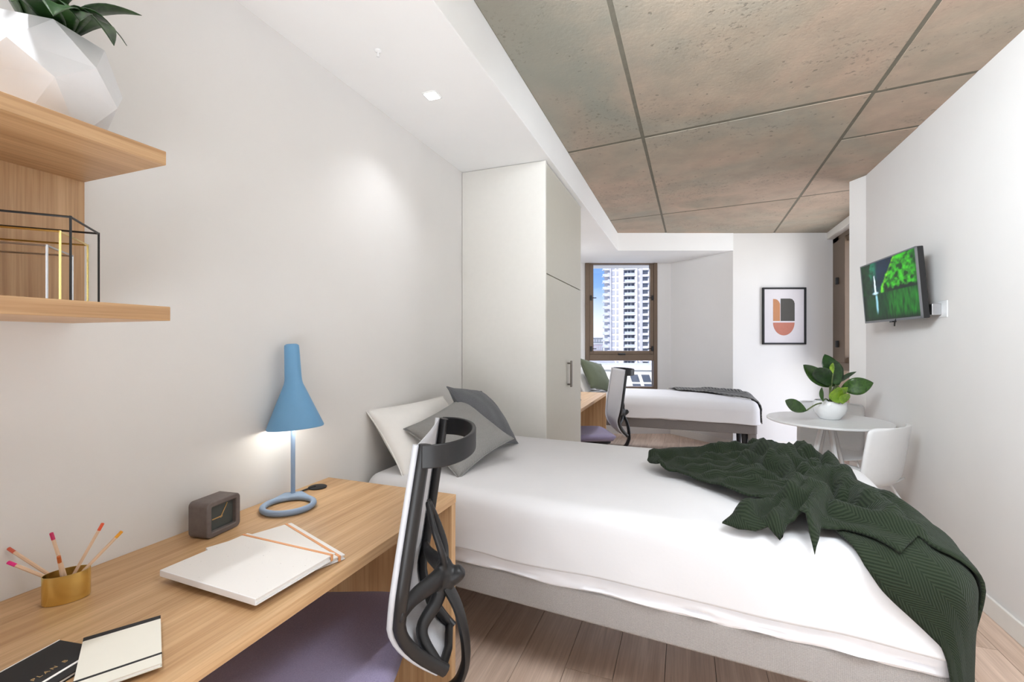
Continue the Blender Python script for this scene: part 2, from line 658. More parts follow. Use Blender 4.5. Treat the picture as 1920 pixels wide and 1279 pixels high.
CYW = 6.47
ja = pt(1.039, CYW); jb = pt(2.063, CYW)
wa = pt(0.80, CYW); wb = pt(2.26, CYW)
wback = struct(wall_strip('wall_back', P_d, P_c + pt(.2, 0), 0, ZC + .15))
struct(wall_strip('wall_back_corner', wb, P_d, 0, ZC + .15))
struct(wall_strip('wall_back_window', wa, wb + pt(.05, .0), 0, .62))
struct(wall_strip('wall_back_left', wa, ja, .62, ZC + .15, .10))
struct(wall_strip('wall_back_right', jb, wb + pt(.03, 0), .62, ZC + .15, .10))
# side window wall, only piers and spandrel
struct(MB().box(XN, XN + .14, 4.60, 7.0, 0, .10).build('wall_side', MAT['wall']))
struct(MB().box(XN, XN + .14, 4.60, 7.0, 2.56, ZC + .15).build('wall_side_head', MAT['wall']))

# lowered plaster ceiling with bulkhead
P_s = Vector((0.552, 6.19))
sof = struct(MB().prism([(XW - .05, YR), (-.777, YR), bj, P_s, P_d[:2], pt(2.45, 6.9)[:2], (XW - .05, 6.9)], ZS, ZC + .25).build('ceiling_lowered', MAT['soffit'], bevel=0.003, segs=1))

# concrete ceiling: slab with its cast panels
ceil = struct(MB().box(-.79, XN + .15, YR, 7.0, ZC + .0025, ZC + .25).build('ceiling', MAT['joint']))
g = .010


def xjoint(y, a):      # the two long joints run very slightly skew, as cast
    return -.262 + (y - 3) * .014 if a == 0 else .948 + (y - 3) * .02


def yl(kind, x):
    return {'n0': 1.15 - .09 * x, 'n1': 3.075 - .109 * (x + .05), 'n2': 5.02 - .10 * (x + .2), 'r1': 2.975 - .12 * (x - 1), 'r2': 3.59 - .14 * (x - 1), 'r3': 4.87 - .15 * (x - 1),
            's': YR, 'e': 7.0}[kind]


def panel(xa, xb, ka, kb):
    def X(f, y, s):
        return (xjoint(y, f) + s * g) if f in (0, 1) else f
    ps = []
    for k, f, s, sy in ((ka, xa, 1, 1), (ka, xb, -1, 1), (kb, xb, -1, -1), (kb, xa, 1, -1)):
        xx = X(f, 3, s)
        for _ in range(3):
            yy = yl(k, xx) + sy * g * 1.5
            xx = X(f, yy, s)
        ps.append((xx, yy))
    MB().prism(ps, ZC + random.uniform(-.001, .001), ZC + .02).build('concrete_panel', MAT['concrete'], ceil, bevel=.0025, segs=1)


XE = XN + .1
for xa, xb in ((-.775, 0), (0, 1)):
    for ka, kb in (('s', 'n0'), ('n0', 'n1'), ('n1', 'n2'), ('n2', 'e')):
        panel(xa, xb, ka, kb)
for ka, kb in (('s', 'n0'), ('n0', 'r1'), ('r1', 'r2'), ('r2', 'r3'), ('r3', 'e')):
    panel(1, XE, ka, kb)

# skirtings
struct(MB().box(XR - .014, XR, YR, 4.43, 0, .092).build('baseboard_right', MAT['trim'], bevel=.004))
bb = (P_c - P_d).normalized(); bn = Vector((bb.y, -bb.x, 0)) * .014
struct(MB().prism([P_d[:2], P_c[:2], (P_c + bn)[:2], (P_d + bn)[:2]], 0, .092).build('baseboard_back', MAT['trim'], bevel=.004))
bb = (P_d - wb).normalized(); bn = Vector((bb.y, -bb.x, 0)) * .014
struct(MB().prism([wb[:2], P_d[:2], (P_d + bn)[:2], (wb + bn)[:2]], 0, .092).build('baseboard_corner', MAT['trim'], bevel=.004))
struct(MB().box(XW, XW + .014, 1.5, 2.70, 0, .092).build('baseboard_left', MAT['trim'], bevel=.004))


def bars(parts):
    b = MB()
    for q in parts:
        b.box(*q)
    return b


# window_1: tall bronze window behind the far bed (local x across, y outward, z up from the floor)
wd = (jb - ja).length
w1 = empty('window_1', ja, TH)
w1['kind'] = 'structure'
zt, zb, zr = ZS, .62, 1.085
f = .012
bars([(0, .062, -.02, .09, zb, zt), (wd - .052, wd, -.02, .09, zb, zt), (.062, wd - .052, -.02, .09, zb, zb + .05),
      (.062, wd - .052, -.02, .09, zr - .045, zr + .045), (.062, wd - .052, .0, .09, zt - .018, zt)]).build('window_frame', MAT['bronze'], w1, bevel=.004, segs=1)
s0, s1 = .062, wd - .052
bars([(s0, s0 + .055, -.012, .05, zr + .045, zt - .018), (s1 - .05, s1, -.012, .05, zr + .045, zt - .018),
      (s0 + .055, s1 - .05, -.012, .05, zr + .045, zr + .095)]).build('sash', MAT['bronze'], w1, bevel=.004, segs=1)
MB().box(s0 + .05, s1 - .045, .018, .024, zr + .09, zt - .018).build('pane', MAT['glass'], w1)
MB().box(s0, s1, .030, .036, zb + .05, zr - .045).build('pane', MAT['glass'], w1)
for zz in (1.21, 1.93):
    for sx, xx in ((1, s0 + .02), (-1, s1 - .02)):
        b = MB().box(xx - .012, xx + .012, -.035, -.012, zz - .035, zz + .035)
        b.box(min(xx, xx + sx * .075), max(xx, xx + sx * .075), -.032, -.024, zz - .006, zz + .006)
        b.build('stay', MAT['black'], w1, bevel=.003, segs=1)
MB().box((s0 + s1) / 2 - .05, (s0 + s1) / 2 + .05, -.045, -.012, zr + .035, zr + .06).build('latch', MAT['black'], w1, bevel=.006)

# window_2: side window beyond the nib of the right wall
w2 = empty('window_2', (XN, 0, 0))
w2['kind'] = 'structure'
y0, y1 = 4.62, 6.62
bars([(-.03, .08, y1 - .24, y1 + .02, .10, 2.56), (-.03, .08, y0, y0 + .05, .10, 2.56), (-.03, .08, y0, y1, 2.50, 2.56), (-.03, .08, y0, y1, .10, .15),
      (-.03, .08, y0 + .05, y1 - .20, .98, 1.07)]).build('window_frame', MAT['bronze'], w2, bevel=.005, segs=1)
bars([(-.045, .05, y1 - .50, y1 - .24, 1.07, 2.50), (-.02, .05, y0 + .05, y0 + .11, 1.07, 2.50), (-.02, .05, y0 + .11, y1 - .45, 1.07, 1.13), (-.02, .05, y0 + .11, y1 - .45, 2.44, 2.50),
      (-.02, .05, 5.58, 5.64, 1.07, 2.50)]).build('sash', MAT['bronze'], w2, bevel=.005, segs=1)
MB().box(.012, .018, y0 + .05, y1 - .1, 1.07, 2.50).build('pane', MAT['glass'], w2)
MB().box(.012, .018, y0 + .05, y1 - .1, .15, .98).build('pane', MAT['glass'], w2)
for zz in (1.28, 2.02):
    MB().box(-.075, -.045, y1 - .30, y1 - .26, zz - .04, zz + .04).build('stay', MAT['black'], w2, bevel=.006)
struct(MB().box(XN - .10, XN, 4.60, 6.66, 2.56, ZC).build('trim_1', MAT['trim'], bevel=.004))

# ================================================================== OUTSIDE
ground = struct(MB().box(-700, 700, 20, 900, -26, -25).build('ground_outside', plain('street_level_haze', (150, 160, 164), 0.9, var=0.2, scale=0.02)))
MAT['tower'] = plain('tower_render', (232, 228, 228), 0.8, var=0.03, scale=0.2)
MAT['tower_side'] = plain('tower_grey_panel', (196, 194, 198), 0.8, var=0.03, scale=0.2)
MAT['tower_glass'] = plain('tower_dark_glass', (78, 86, 100), 0.15, var=0.15, scale=0.4)
MAT['tower_glass2'] = plain('tower_grey_glass', (176, 177, 184), 0.2, var=0.15, scale=0.4)
MAT['rail_glass'] = plain('balcony_glass', (200, 204, 212), 0.15, var=0.05)

DT = 213.0
tc0 = pt((1133 - 960) / 853 * DT, DT)
tower = empty('apartment_tower', (tc0.x, tc0.y, -25), TH - R(12.5), 'tall white apartment tower seen through the bronze window, balconies up its left corner', 'building')
M_ = DT / 853   # metres per picture pixel at that distance


def px(u):
    return (u - 1133) * M_


NF = 26
H0 = 3.0
MB().box(0, px(1236), 0.6, 22, 0, NF * H0 + 2).build('wall', MAT['tower'], tower)
for u0, u1, dy in ((1139, 1146, -.3), (1160, 1168, -.9), (1188, 1193, -.5), (1198, 1202, -.5)):
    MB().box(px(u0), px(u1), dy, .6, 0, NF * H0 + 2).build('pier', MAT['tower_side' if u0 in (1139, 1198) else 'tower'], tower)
pr = {}


def tpart(name, mat, b):
    if name not in pr:
        me = b.mesh(name); me.materials.append(mat); pr[name] = me
    return pr[name]


floor_slab = tpart('floor_slab', MAT['tower'], MB().box(px(1168), px(1189), -1.0, .7, -.18, .18).box(px(1202), px(1213), -.25, .7, -.45, .45))
bal = MB()
n = 10
bal.prism([(px(1142), 1.0)] + [(px(1134) - 1.9 * math.sin(a * PI / n / 1.0) ** .8 * 1.0 + .6, 1.0 - 2.4 * (a / n)) for a in range(n + 1)] + [(px(1142), -1.4)], -.15, .15)
bal = tpart('balcony', MAT['tower'], bal)
rail = tpart('balcony_rail', MAT['rail_glass'], MB().box(px(1130), px(1141), -1.3, -1.2, .15, 1.15))
wdk = tpart('recessed_window', MAT['tower_glass'], MB().box(px(1170), px(1187.5), .3, .62, .6, 2.55))
rl2 = tpart('front_rail', MAT['rail_glass'], MB().box(px(1170), px(1187.5), -.95, -.85, .2, 1.25))
wsm = tpart('small_window', MAT['tower_glass'], MB().box(px(1203), px(1211.5), .35, .62, .75, 2.3))
wgr = tpart('bay_window', MAT['tower_glass2'], MB().box(px(1147), px(1152), .4, .62, .5, 2.5).box(px(1155), px(1159), .4, .62, .5, 2.5).box(px(1194), px(1197), .4, .62, .5, 2.5))
mul = tpart('mullion', MAT['tower'], MB().box(px(1175), px(1175.8), .15, .4, .6, 2.55).box(px(1181), px(1181.8), .15, .4, .6, 2.55))
for i in range(NF):
    for nm, me in (('floor_slab', floor_slab), ('balcony', bal), ('balcony_rail', rail), ('recessed_window', wdk), ('front_rail', rl2), ('small_window', wsm), ('bay_window', wgr), ('mullion', mul)):
        o = link(nm, me, None, tower)
        if nm in ('bay_window', 'mullion', 'floor_slab'): o['kind'] = 'stuff'
        o.location = (0, 0, i * H0)


def far_block(u0, u1, cy, top_v, label, mat, rows, cols, turn=0.0, depth=14, glass='tower_glass2'):
    a = pt((u0 - 960) / 853 * cy, cy)
    wid = (u1 - u0) * cy / 853
    ztop = 1.3 - (top_v - 642) / 853 * cy
    h = ztop + 25
    b = empty('building', (a.x, a.y, -25), TH + turn, label, 'building')
    MB().box(0, wid, .3, depth, 0, h).build('wall', MAT[mat], b)
    MB().box(-.2, wid + .2, .1, depth + .2, h, h + .5).build('roof_edge', MAT['tower_side'], b)
    cw = wid / cols
    me = MB().box(cw * .18, cw * .82, .15, .32, .7, 2.3).mesh('window'); me.materials.append(MAT[glass])
    for r in range(rows):
        for c in range(cols):
            o = link('window', me, None, b)
            o.location = (c * cw, 0, h - (r + 1) * 3.0)
    return b


MAT['block_grey'] = plain('grey_facade', (128, 136, 142), 0.8, var=0.05, scale=.2)
MAT['block_pale'] = plain('pale_facade', (206, 208, 210), 0.8, var=0.05, scale=.2)
MAT['block_pink'] = plain('rose_facade', (176, 164, 172), 0.8, var=0.05, scale=.2)
far_block(1096, 1131, 260, 634, 'low grey office block with dark roof left of the tower', 'block_grey', 5, 7)
far_block(1114, 1130, 185, 646, 'small rose coloured block at the foot of the tower', 'block_pink', 5, 4)
far_block(1098, 1128, 215, 655, 'pale low block nearest the left edge of the window view', 'block_pale', 5, 6)
far_block(1040, 1100, 330, 622, 'pale distant block mostly behind the left window frame', 'block_pale', 8, 8)
far_block(1100, 1150, 120, 680, 'blue grey roofed block under the window rail at left', 'block_grey', 4, 7, glass='tower_glass')
# near terrace with slanting dark windows seen through the low pane
nb0 = pt((1120 - 960) / 853 * 62, 62)
nb = empty('terrace_building', (nb0.x, nb0.y, -25), TH - R(10), 'cream terrace building below the window with slanted dark glass bays', 'building')
MB().box(0, 12, .4, 12, 0, 23.0).build('wall', plain('cream_render', (230, 224, 210), .8), nb)
MB().box(-.2, 12.2, .1, .5, 22.6, 23.2).build('parapet', MAT['tower'], nb)
dkm = MB().prism([(0, 0), (1.05, 0), (.75, .95), (-.3, .95)], 0, .12, Matrix.Rotation(R(90), 4, 'X')).mesh('slanted_window')
dkm.materials.append(MAT['tower_glass'])
for i in range(4):
    for k in range(5):
        o = link('slanted_window', dkm, None, nb)
        o.location = (4.6 + k * 1.5 + i * .35, .42, 21.0 - i * 1.25)

# ================================================================== BUILT-INS
wr = empty('wardrobe', (XW, 2.70, 0), 0, 'tall built-in wardrobe in pale grey laminate between the two desks', 'wardrobe')
WX = -.81
MB().box(XW + .002, WX - .02, 2.722, 3.73, 0, ZS - .002).build('carcass', MAT['laminate_edge'], wr, True)
MB().box(XW + .002, WX + .004, 2.70, 2.72, 0, ZS - .002).build('side_panel', MAT['laminate_edge'], wr, True, bevel=.0015, segs=1)
MB().box(WX - .02, WX, 2.724, 3.728, 1.733, ZS - .006).build('upper_door', MAT['laminate'], wr, True, bevel=.0015, segs=1)
ld = MB().box(WX - .02, WX, 2.724, 3.728, .08, 1.727).build('lower_door', MAT['laminate'], wr, True, bevel=.0015, segs=1)
hb = MB().box(WX + .022, WX + .034, 3.262, 3.29, .972, 1.166)
hb.box(WX, WX + .03, 3.266, 3.286, .985, .997).box(WX, WX + .03, 3.266, 3.286, 1.14, 1.152)
hb.build('handle', MAT['steel_dark'], ld, True, bevel=.003, segs=1)
MB().box(XW + .002, WX - .05, 2.73, 3.72, 0, .08).build('plinth', MAT['laminate'], wr, True)


def desk(y0, y1, xf, label, side_near, zt=.74):
    t = empty('desk', (XW, (y0 + y1) / 2, 0), 0, label, 'desk')
    top = MB().box(XW + .001, xf, y0, y1, zt - .03, zt).build('tabletop', MAT['oak_y'], t, True, bevel=.0012, segs=1)
    MB().box(XW + .001, xf - .002, y1 - .03, y1, 0, zt - .031).build('side_panel', MAT['oak_z'], t, True, bevel=.0012, segs=1)
    MB().box(XW + .001, xf - .002, y0, y0 + .03, 0, zt - .031).build('side_panel', side_near, t, True, bevel=.0012, segs=1)
    return t


dk = desk(-.55, 1.494, -.79, 'long oak desk along the left wall holding the blue lamp', MAT['oak_z'])
gm = MB().lathe([(0, .741), (.033, .741), (.034, .7435), (.031, .745), (0, .7452)], 28, Matrix.Translation((-1.325, 1.372, 0)))
gm.build('cable_grommet', MAT['black_matte'], dk, True, smooth=40)
desk(3.75, 5.10, -.82, 'oak desk in the far half of the room, past the wardrobe', MAT['laminate'])

# shelves
sh = empty('wall_shelf', (XW, .1, 1.34), 0, 'oak wall shelf unit with two boards and an upright back panel', 'shelf')
MB().box(XW + .001, -1.066, -.62, .664, 1.689, 1.719).build('shelf_board', MAT['oak_y'], sh, True, bevel=.001, segs=1)
MB().box(XW + .001, -1.030, -.62, .650, 1.346, 1.376).build('shelf_board', MAT['oak_y'], sh, True, bevel=.001, segs=1)
MB().box(XW + .001, XW + .018, -.62, .664, 1.376, 1.689).build('back_panel', MAT['oak_z'], sh, True)

# ================================================================== BEDS


class Bed:
    def __init__(s, L, W, ztop, rc, r, crown):
        s.L, s.W, s.zt, s.rc, s.r, s.crown = L, W, ztop, rc, r, crown

    def ztop(s, p, q):
        u = min(max(p / s.L, 0), 1); v = min(max(q / s.W, 0), 1)
        c = s.crown * (16 * u * (1 - u) * v * (1 - v)) ** .5
        return s.zt + c + .02 * v * (1 if s.crown else 0) + .004 * noise.noise(Vector((p * 3, q * 3, s.L)))

    def near(s, p, q):
        """nearest boundary point of the rounded rectangle, outward normal, signed distance"""
        cx = min(max(p, s.rc), s.L - s.rc); cy = min(max(q, s.rc), s.W - s.rc)
        dx, dy = p - cx, q - cy
        d = math.hypot(dx, dy)
        if d < 1e-9:
            m = [(p, (-1, 0)), (s.L - p, (1, 0)), (q, (0, -1)), (s.W - q, (0, 1))]
            k = min(m)
            return None, Vector(k[1]), -k[0]
        n = Vector((dx / d, dy / d))
        return Vector((cx, cy)) + n * s.rc, n, d - s.rc

    def drape(s, p, q, off=0.0):
        b, n, e = s.near(p, q)
        r = s.r
        if b is None or e <= -r:
            return Vector((p, q, s.ztop(p, q) + off))
        base = b - n * r                       # where the bend begins
        e += r
        zt = s.ztop(base.x, base.y)
        arc = r * PI / 2
        R_ = r + off
        if e < arc:
            a = e / r
            return Vector((*(base + n * R_ * math.sin(a)), zt - r + R_ * math.cos(a)))
        return Vector((*(base + n * R_), zt - r - (e - arc)))


def make_bed(name, loc, rz, bed, label, fab, hem, sheet_gap=.035, zb=.30, zbt=.412, inset=.015):
    L, W = bed.L, bed.W
    t = empty(name, loc, rz, label, 'bed')
    base = MB().prism(rr(0.0, L - inset - .01, inset, W - inset, .03), zb, zbt).build('bed_base', fab, t, bevel=.008, smooth=40)
    for x_, y_ in ((.12, .1), (L - .14, .1), (.12, W - .1), (L - .14, W - .1)):
        MB().lathe([(.018, 0), (.022, .002), (.032, zb + .004)], 16, Matrix.Translation((x_, y_, 0))).build('leg', MAT['black_matte'], t, smooth=40)
    # mattress in its fitted sheet, a little creased along the lower edge
    N = 220
    prm = ring_pts(bed, N)
    mt = MB()
    rows = []
    for zz, o_ in ((zbt - .004, -.006), (zbt + .008, .006), (zbt + .022, .0), (zbt + .036, .006), (zbt + .06, .002), (bed.zt - .09, .0), (bed.zt - .05, -.02)):
        row = []
        for i, (b, n) in enumerate(prm):
            wob = .010 * noise.noise(Vector((b.x * 9 + zz * 60, b.y * 9, zz * 14)))
            lowz = .010 * noise.noise(Vector((b.x * 5, b.y * 5, 3))) if zz < zbt + .02 else 0
            p = b + n * (o_ - .012 + wob)
            row.append(Vector((p.x, p.y, zz + lowz)))
        rows.append(row)
    nn = len(prm)
    vs = [p for r_ in rows for p in r_]
    fs = [(k * nn + i, k * nn + (i + 1) % nn, (k + 1) * nn + (i + 1) % nn, (k + 1) * nn + i) for k in range(len(rows) - 1) for i in range(nn)]
    fs.append(tuple((len(rows) - 1) * nn + i for i in range(nn)))
    fs.append(tuple(range(nn - 1, -1, -1)))
    mt.add(vs, fs)
    mt.build('mattress', MAT['sheet'], t, smooth=60)
    # duvet: rings of cloth from the middle of the bed outwards and down over the sides
    dv = MB()
    vs = []
    rings = []
    ks = [0.0, .15, .3, .45, .6, .72, .82, .9, .95]
    c = Vector((L / 2, W / 2))
    for k_ in ks:
        rings.append([('in', k_, b, n) for b, n in prm])
    H = hem
    es = [-bed.r + j * .012 for j in range(8)] + [.05 + j * .025 for j in range(40)]
    es = [e_ for e_ in es if e_ < H - .004] + [H]
    for e_ in es:
        rings.append([('out', e_, b, n) for b, n in prm])
    for ri, ring in enumerate(rings):
        for i, (kind, k_, b, n) in enumerate(ring):
            if kind == 'in':
                # shrink towards the mid line, not the mid point, so quads stay even
                half = max(0, L / 2 - W / 2)
                tgt = Vector((min(max(b.x, c.x - half), c.x + half), c.y))
                rim = b - n * bed.r
                p = tgt + (rim - tgt) * k_
                vs.append(bed.drape(p.x, p.y, .004))
            else:
                hemw = H + .010 * noise.noise(Vector((b.x * 2.3, b.y * 2.3, 5.0))) + .004 * math.sin(b.x * 9)
                e_ = k_ if k_ < H * .7 else H * .7 + (k_ - H * .7) / (H * .3) * (hemw - H * .7)
                wv = max(0, e_) / H
                off = .004 + .010 * wv * noise.noise(Vector((b.x * 4.5, b.y * 4.5, e_ * 2))) + .006 * wv
                q = b + n * e_
                vs.append(bed.drape(q.x, q.y, off))
    m_ = len(prm)
    fs = []
    for ri in range(len(rings) - 1):
        for i in range(m_):
            j = (i + 1) % m_
            fs.append((ri * m_ + i, ri * m_ + j, (ri + 1) * m_ + j, (ri + 1) * m_ + i))
    dv.add(vs, fs)
    me = dv.mesh('duvet', 180)
    bm = bmesh.new(); bm.from_mesh(me)
    bmesh.ops.remove_doubles(bm, verts=bm.verts, dist=.0005)
    bmesh.ops.recalc_face_normals(bm, faces=bm.faces)
    bm.to_mesh(me); bm.free()
    o = link('duvet', me, MAT['duvet'], t)
    md = o.modifiers.new('thickness', 'SOLIDIFY'); md.thickness = .012; md.offset = -1
    return t


def rr(x0, x1, y0, y1, r, n=6):
    out = []
    for cx, cy, a0 in ((x1 - r, y1 - r, 0), (x0 + r, y1 - r, 90), (x0 + r, y0 + r, 180), (x1 - r, y0 + r, 270)):
        for i in range(n + 1):
            a = R(a0 + 90 * i / n)
            out.append((cx + r * math.cos(a), cy + r * math.sin(a)))
    return out


def ring_pts(bed, N):
    L, W, rc = bed.L, bed.W, bed.rc
    out = []
    step = 2 * (L + W) / N
    for (x0, y0, x1, y1, n) in ((rc, 0, L - rc, 0, (0, -1)), None, (L, rc, L, W - rc, (1, 0)), None, (L - rc, W, rc, W, (0, 1)), None, (0, W - rc, 0, rc, (-1, 0)), None) if False else ():
        pass
    def seg(a, b, n):
        k = max(2, int((Vector(b) - Vector(a)).length / step))
        for i in range(k):
            out.append((Vector(a).lerp(Vector(b), i / k), Vector(n)))
    def arc(cx, cy, a0):
        for i in range(8):
            a = R(a0 + 90 * i / 8)
            n = Vector((math.cos(a), math.sin(a)))
            out.append((Vector((cx, cy)) + n * rc, n))
    seg((rc, 0), (L - rc, 0), (0, -1)); arc(L - rc, rc, 270)
    seg((L, rc), (L, W - rc), (1, 0)); arc(L - rc, W - rc, 0)
    seg((L - rc, W), (rc, W), (0, 1)); arc(rc, W - rc, 90)
    seg((0, W - rc), (0, rc), (-1, 0)); arc(rc, rc, 180)
    return out


PHI = R(-4.5)
B1 = Bed(2.06, 1.02, .70, .07, .06, .012)
bed1 = make_bed('bed', (-1.362, 1.676, 0), PHI, B1, 'near single bed with white duvet and grey linen base beside the oak desk', MAT['base_fabric'], .207)
B2 = Bed(2.10, .765, .66, .08, .09, .03)
bed2 = make_bed('bed', (-1.36, 5.41, 0), R(0), B2, 'far single bed with white duvet and dark base under the window', MAT['base_fabric_far'], .21, zb=.32, zbt=.43)
# padded foot legs of the far bed
MB().prism(rr(1.99, 2.07, .02, .12, .02), 0, .33).build('foot_leg', MAT['base_fabric_far'], bed2, bevel=.006, smooth=40)


def cloth(name, bed, poly, fold, mat, step, parent_loc, rz, thick=.008, base=.014, rot=0.0, layers=None):
    """a blanket: poly in the bed's cloth metres, folds as ridges, laid over the bed and down its sides"""
    allv, allf, uv = [], [], []
    for (pl, lift) in layers or [(poly, 0)]:
        P = [Vector(p) for p in pl]
        edge = []
        for i in range(len(P)):
            a, b = P[i], P[(i + 1) % len(P)]
            k = max(1, int((b - a).length / step))
            for j in range(k):
                q = a.lerp(b, j / k)
                edge.append(q + Vector((noise.noise(Vector((q.x * 9, q.y * 9, 1))), noise.noise(Vector((q.x * 9, q.y * 9, 7))))) * .006)
        xs = [p.x for p in edge]; ys = [p.y for p in edge]
        pts = list(edge)
        y_ = min(ys); row = 0
        while y_ < max(ys):
            x_ = min(xs) + (step / 2 if row % 2 else 0)
            while x_ < max(xs):
                if inside(x_, y_, edge, step * .55):
                    pts.append(Vector((x_, y_)))
                x_ += step
            y_ += step * .866; row += 1
        n = len(edge)
        vs, _, fs, *_r = delaunay_2d_cdt(pts, [(i, (i + 1) % n) for i in range(n)], [], 1, 1e-6)
        b0 = len(allv)
        for v in vs:
            h = fold(v.x, v.y)
            allv.append(bed.drape(v.x, v.y, base + lift + h))
            c, s = math.cos(rot), math.sin(rot)
            uv.append((v.x * c - v.y * s, v.x * s + v.y * c))
        allf += [tuple(i + b0 for i in f) for f in fs]
    me = bpy.data.meshes.new(name)
    me.from_pydata(allv, [], allf)
    ul = me.uv_layers.new(name='UVMap')
    for lp in me.loops:
        ul.data[lp.index].uv = uv[lp.vertex_index]
    for p in me.polygons: p.use_smooth = True
    o = link(name, me, mat, None, False, parent_loc, rz)
    md = o.modifiers.new('thickness', 'SOLIDIFY'); md.thickness = thick; md.offset = 1
    return o


def inside(x, y, poly, margin):
    c = False
    n = len(poly)
    md = 1e9
    for i in range(n):
        a, b = poly[i], poly[i - 1]
        if (a.y > y) != (b.y > y) and x < (b.x - a.x) * (y - a.y) / (b.y - a.y) + a.x:
            c = not c
        md = min(md, (a.x - x) ** 2 + (a.y - y) ** 2)
    return c and md > margin * margin


def ridges(lst, namp=.008, nsc=6):
    def f(p, q):
        h = 0.0
        for (x0, y0, x1, y1, amp, wd_) in lst:
            dx, dy = x1 - x0, y1 - y0
            wob = .03 * noise.noise(Vector((p * 5, q * 5, amp * 50)))
            t = ((p - x0) * dx + (q - y0) * dy) / (dx * dx + dy * dy)
            tt = min(max(t, 0), 1)
            d = math.hypot(p - x0 - tt * dx, q - y0 - tt * dy) + wob
            h = max(h, amp * math.exp(-(d / wd_) ** 2)) + .25 * min(h, amp * math.exp(-(d / wd_) ** 2))
        return h + namp * (noise.noise(Vector((p * nsc, q * nsc, 2))) + .5 * noise.noise(Vector((p * nsc * 2.3, q * nsc * 2.3, 4))) + .8)
    return f


RG = [(1.185, .58, 1.235, .45, .030, .020), (1.17, .58, 1.50, .86, .030, .030), (1.45, .78, 1.66, .88, .040, .03), (1.60, .93, 1.74, .94, .045, .035), (1.72, .93, 1.79, .70, .060, .035),
      (1.30, .58, 1.62, .62, .018, .025), (1.36, .50, 1.66, .47, .020, .022), (1.50, .34, 1.72, .36, .022, .022), (1.42, .42, 1.70, .42, .016, .018), (1.40, .66, 1.64, .76, .030, .022),
      (1.60, .80, 1.74, .55, .055, .024), (1.68, .74, 1.80, .52, .050, .022), (1.66, .60, 1.72, .40, .045, .022), (1.84, .80, 1.86, .50, .060, .026), (1.56, .68, 1.66, .52, .045, .022),
      (1.80, .44, 1.70, .20, .050, .024), (1.74, .30, 1.54, .08, .034, .022), (1.78, .26, 1.70, .05, .045, .020), (1.68, .22, 1.62, .05, .034, .018),
      (1.92, .62, 1.99, .30, .030, .035), (1.86, .40, 1.93, .14, .050, .026), (1.80, .17, 1.97, .09, .034, .022), (1.78, .86, 1.93, .66, .050, .026), (1.90, .50, 1.84, .30, .045, .022), (1.76, .48, 1.88, .42, .045, .02)]
top_poly = [(1.165, .545), (1.17, .60), (1.34, .73), (1.44, .86), (1.54, .92), (1.63, .955), (1.745, .96), (1.80, .88), (1.86, .79), (1.93, .67), (1.99, .57), (2.05, .44),
            (2.13, .38), (2.24, .34), (2.26, .10), (2.13, .06), (2.045, .045), (2.00, .05), (1.965, .06), (1.913, .02), (1.87, .045), (1.80, .075), (1.735, .062), (1.712, .000), (1.69, .06), (1.655, .05), (1.63, .012), (1.60, .035),
            (1.565, .022), (1.52, .018), (1.475, .025), (1.55, .085), (1.625, .195), (1.515, .255), (1.404, .36), (1.297, .445), (1.236, .44), (1.182, .52)]
low_poly = [(1.78, .10), (1.80, .045), (1.829, -.008), (1.876, -.062), (1.932, -.115), (1.987, -.165), (2.034, -.205), (2.07, -.25), (2.085, -.30), (2.11, -.48), (2.30, -.48), (2.36, -.25), (2.36, .2), (2.22, .34), (2.08, .36), (1.95, .30), (1.85, .2)]
fr0 = ridges([(a, b, c, d, e_ * 1.35, w_) for a, b, c, d, e_, w_ in RG])


def fr(p, q):
    k_ = math.exp(-((p - 1.72) / .28) ** 2 - ((q - .55) / .42) ** 2)
    n_ = 1 - abs(noise.noise(Vector((p * 7 + q * 2, q * 6 - p * 3, 11)))) * 2
    dx, dy = .26, -.52                         # the free edge on the window side lies flat
    de = ((p - 1.79) * dy - (q - .96) * dx) / math.hypot(dx, dy)
    fl = min(1, max(.08, de / .11))
    return (fr0(p, q) + .045 * k_ * max(0, n_) ** 2.5) * fl
throw1 = cloth('throw_blanket', B1, None, lambda p, q: fr(p, q) * (1.0 if q > 0 else max(.15, 1 + q * 6)), MAT['knit'], .013, (-1.362, 1.676, 0), PHI, rot=R(38),
               layers=[(low_poly, 0.0), (top_poly, .016)])
tag(throw1, 'dark green herringbone knit throw crumpled over the foot of the near bed', 'blanket')
fr2 = ridges([(1.25, .62, 1.75, .55, .02, .04), (1.40, .74, 1.95, .60, .03, .03), (1.6, .50, 2.0, .42, .02, .03)], .006, 9)
throw2 = cloth('throw_blanket', B2, [(1.16, .70), (1.30, .50), (1.60, .40), (1.85, .22), (2.05, .08), (2.20, .04), (2.30, .06), (2.32, .5), (2.12, .72), (1.75, .78), (1.4, .80)], fr2, MAT['knit_grey'], .02, (-1.36, 5.41, 0), 0, rot=R(30))
tag(throw2, 'thin grey and black woven throw across the foot of the far bed', 'blanket')


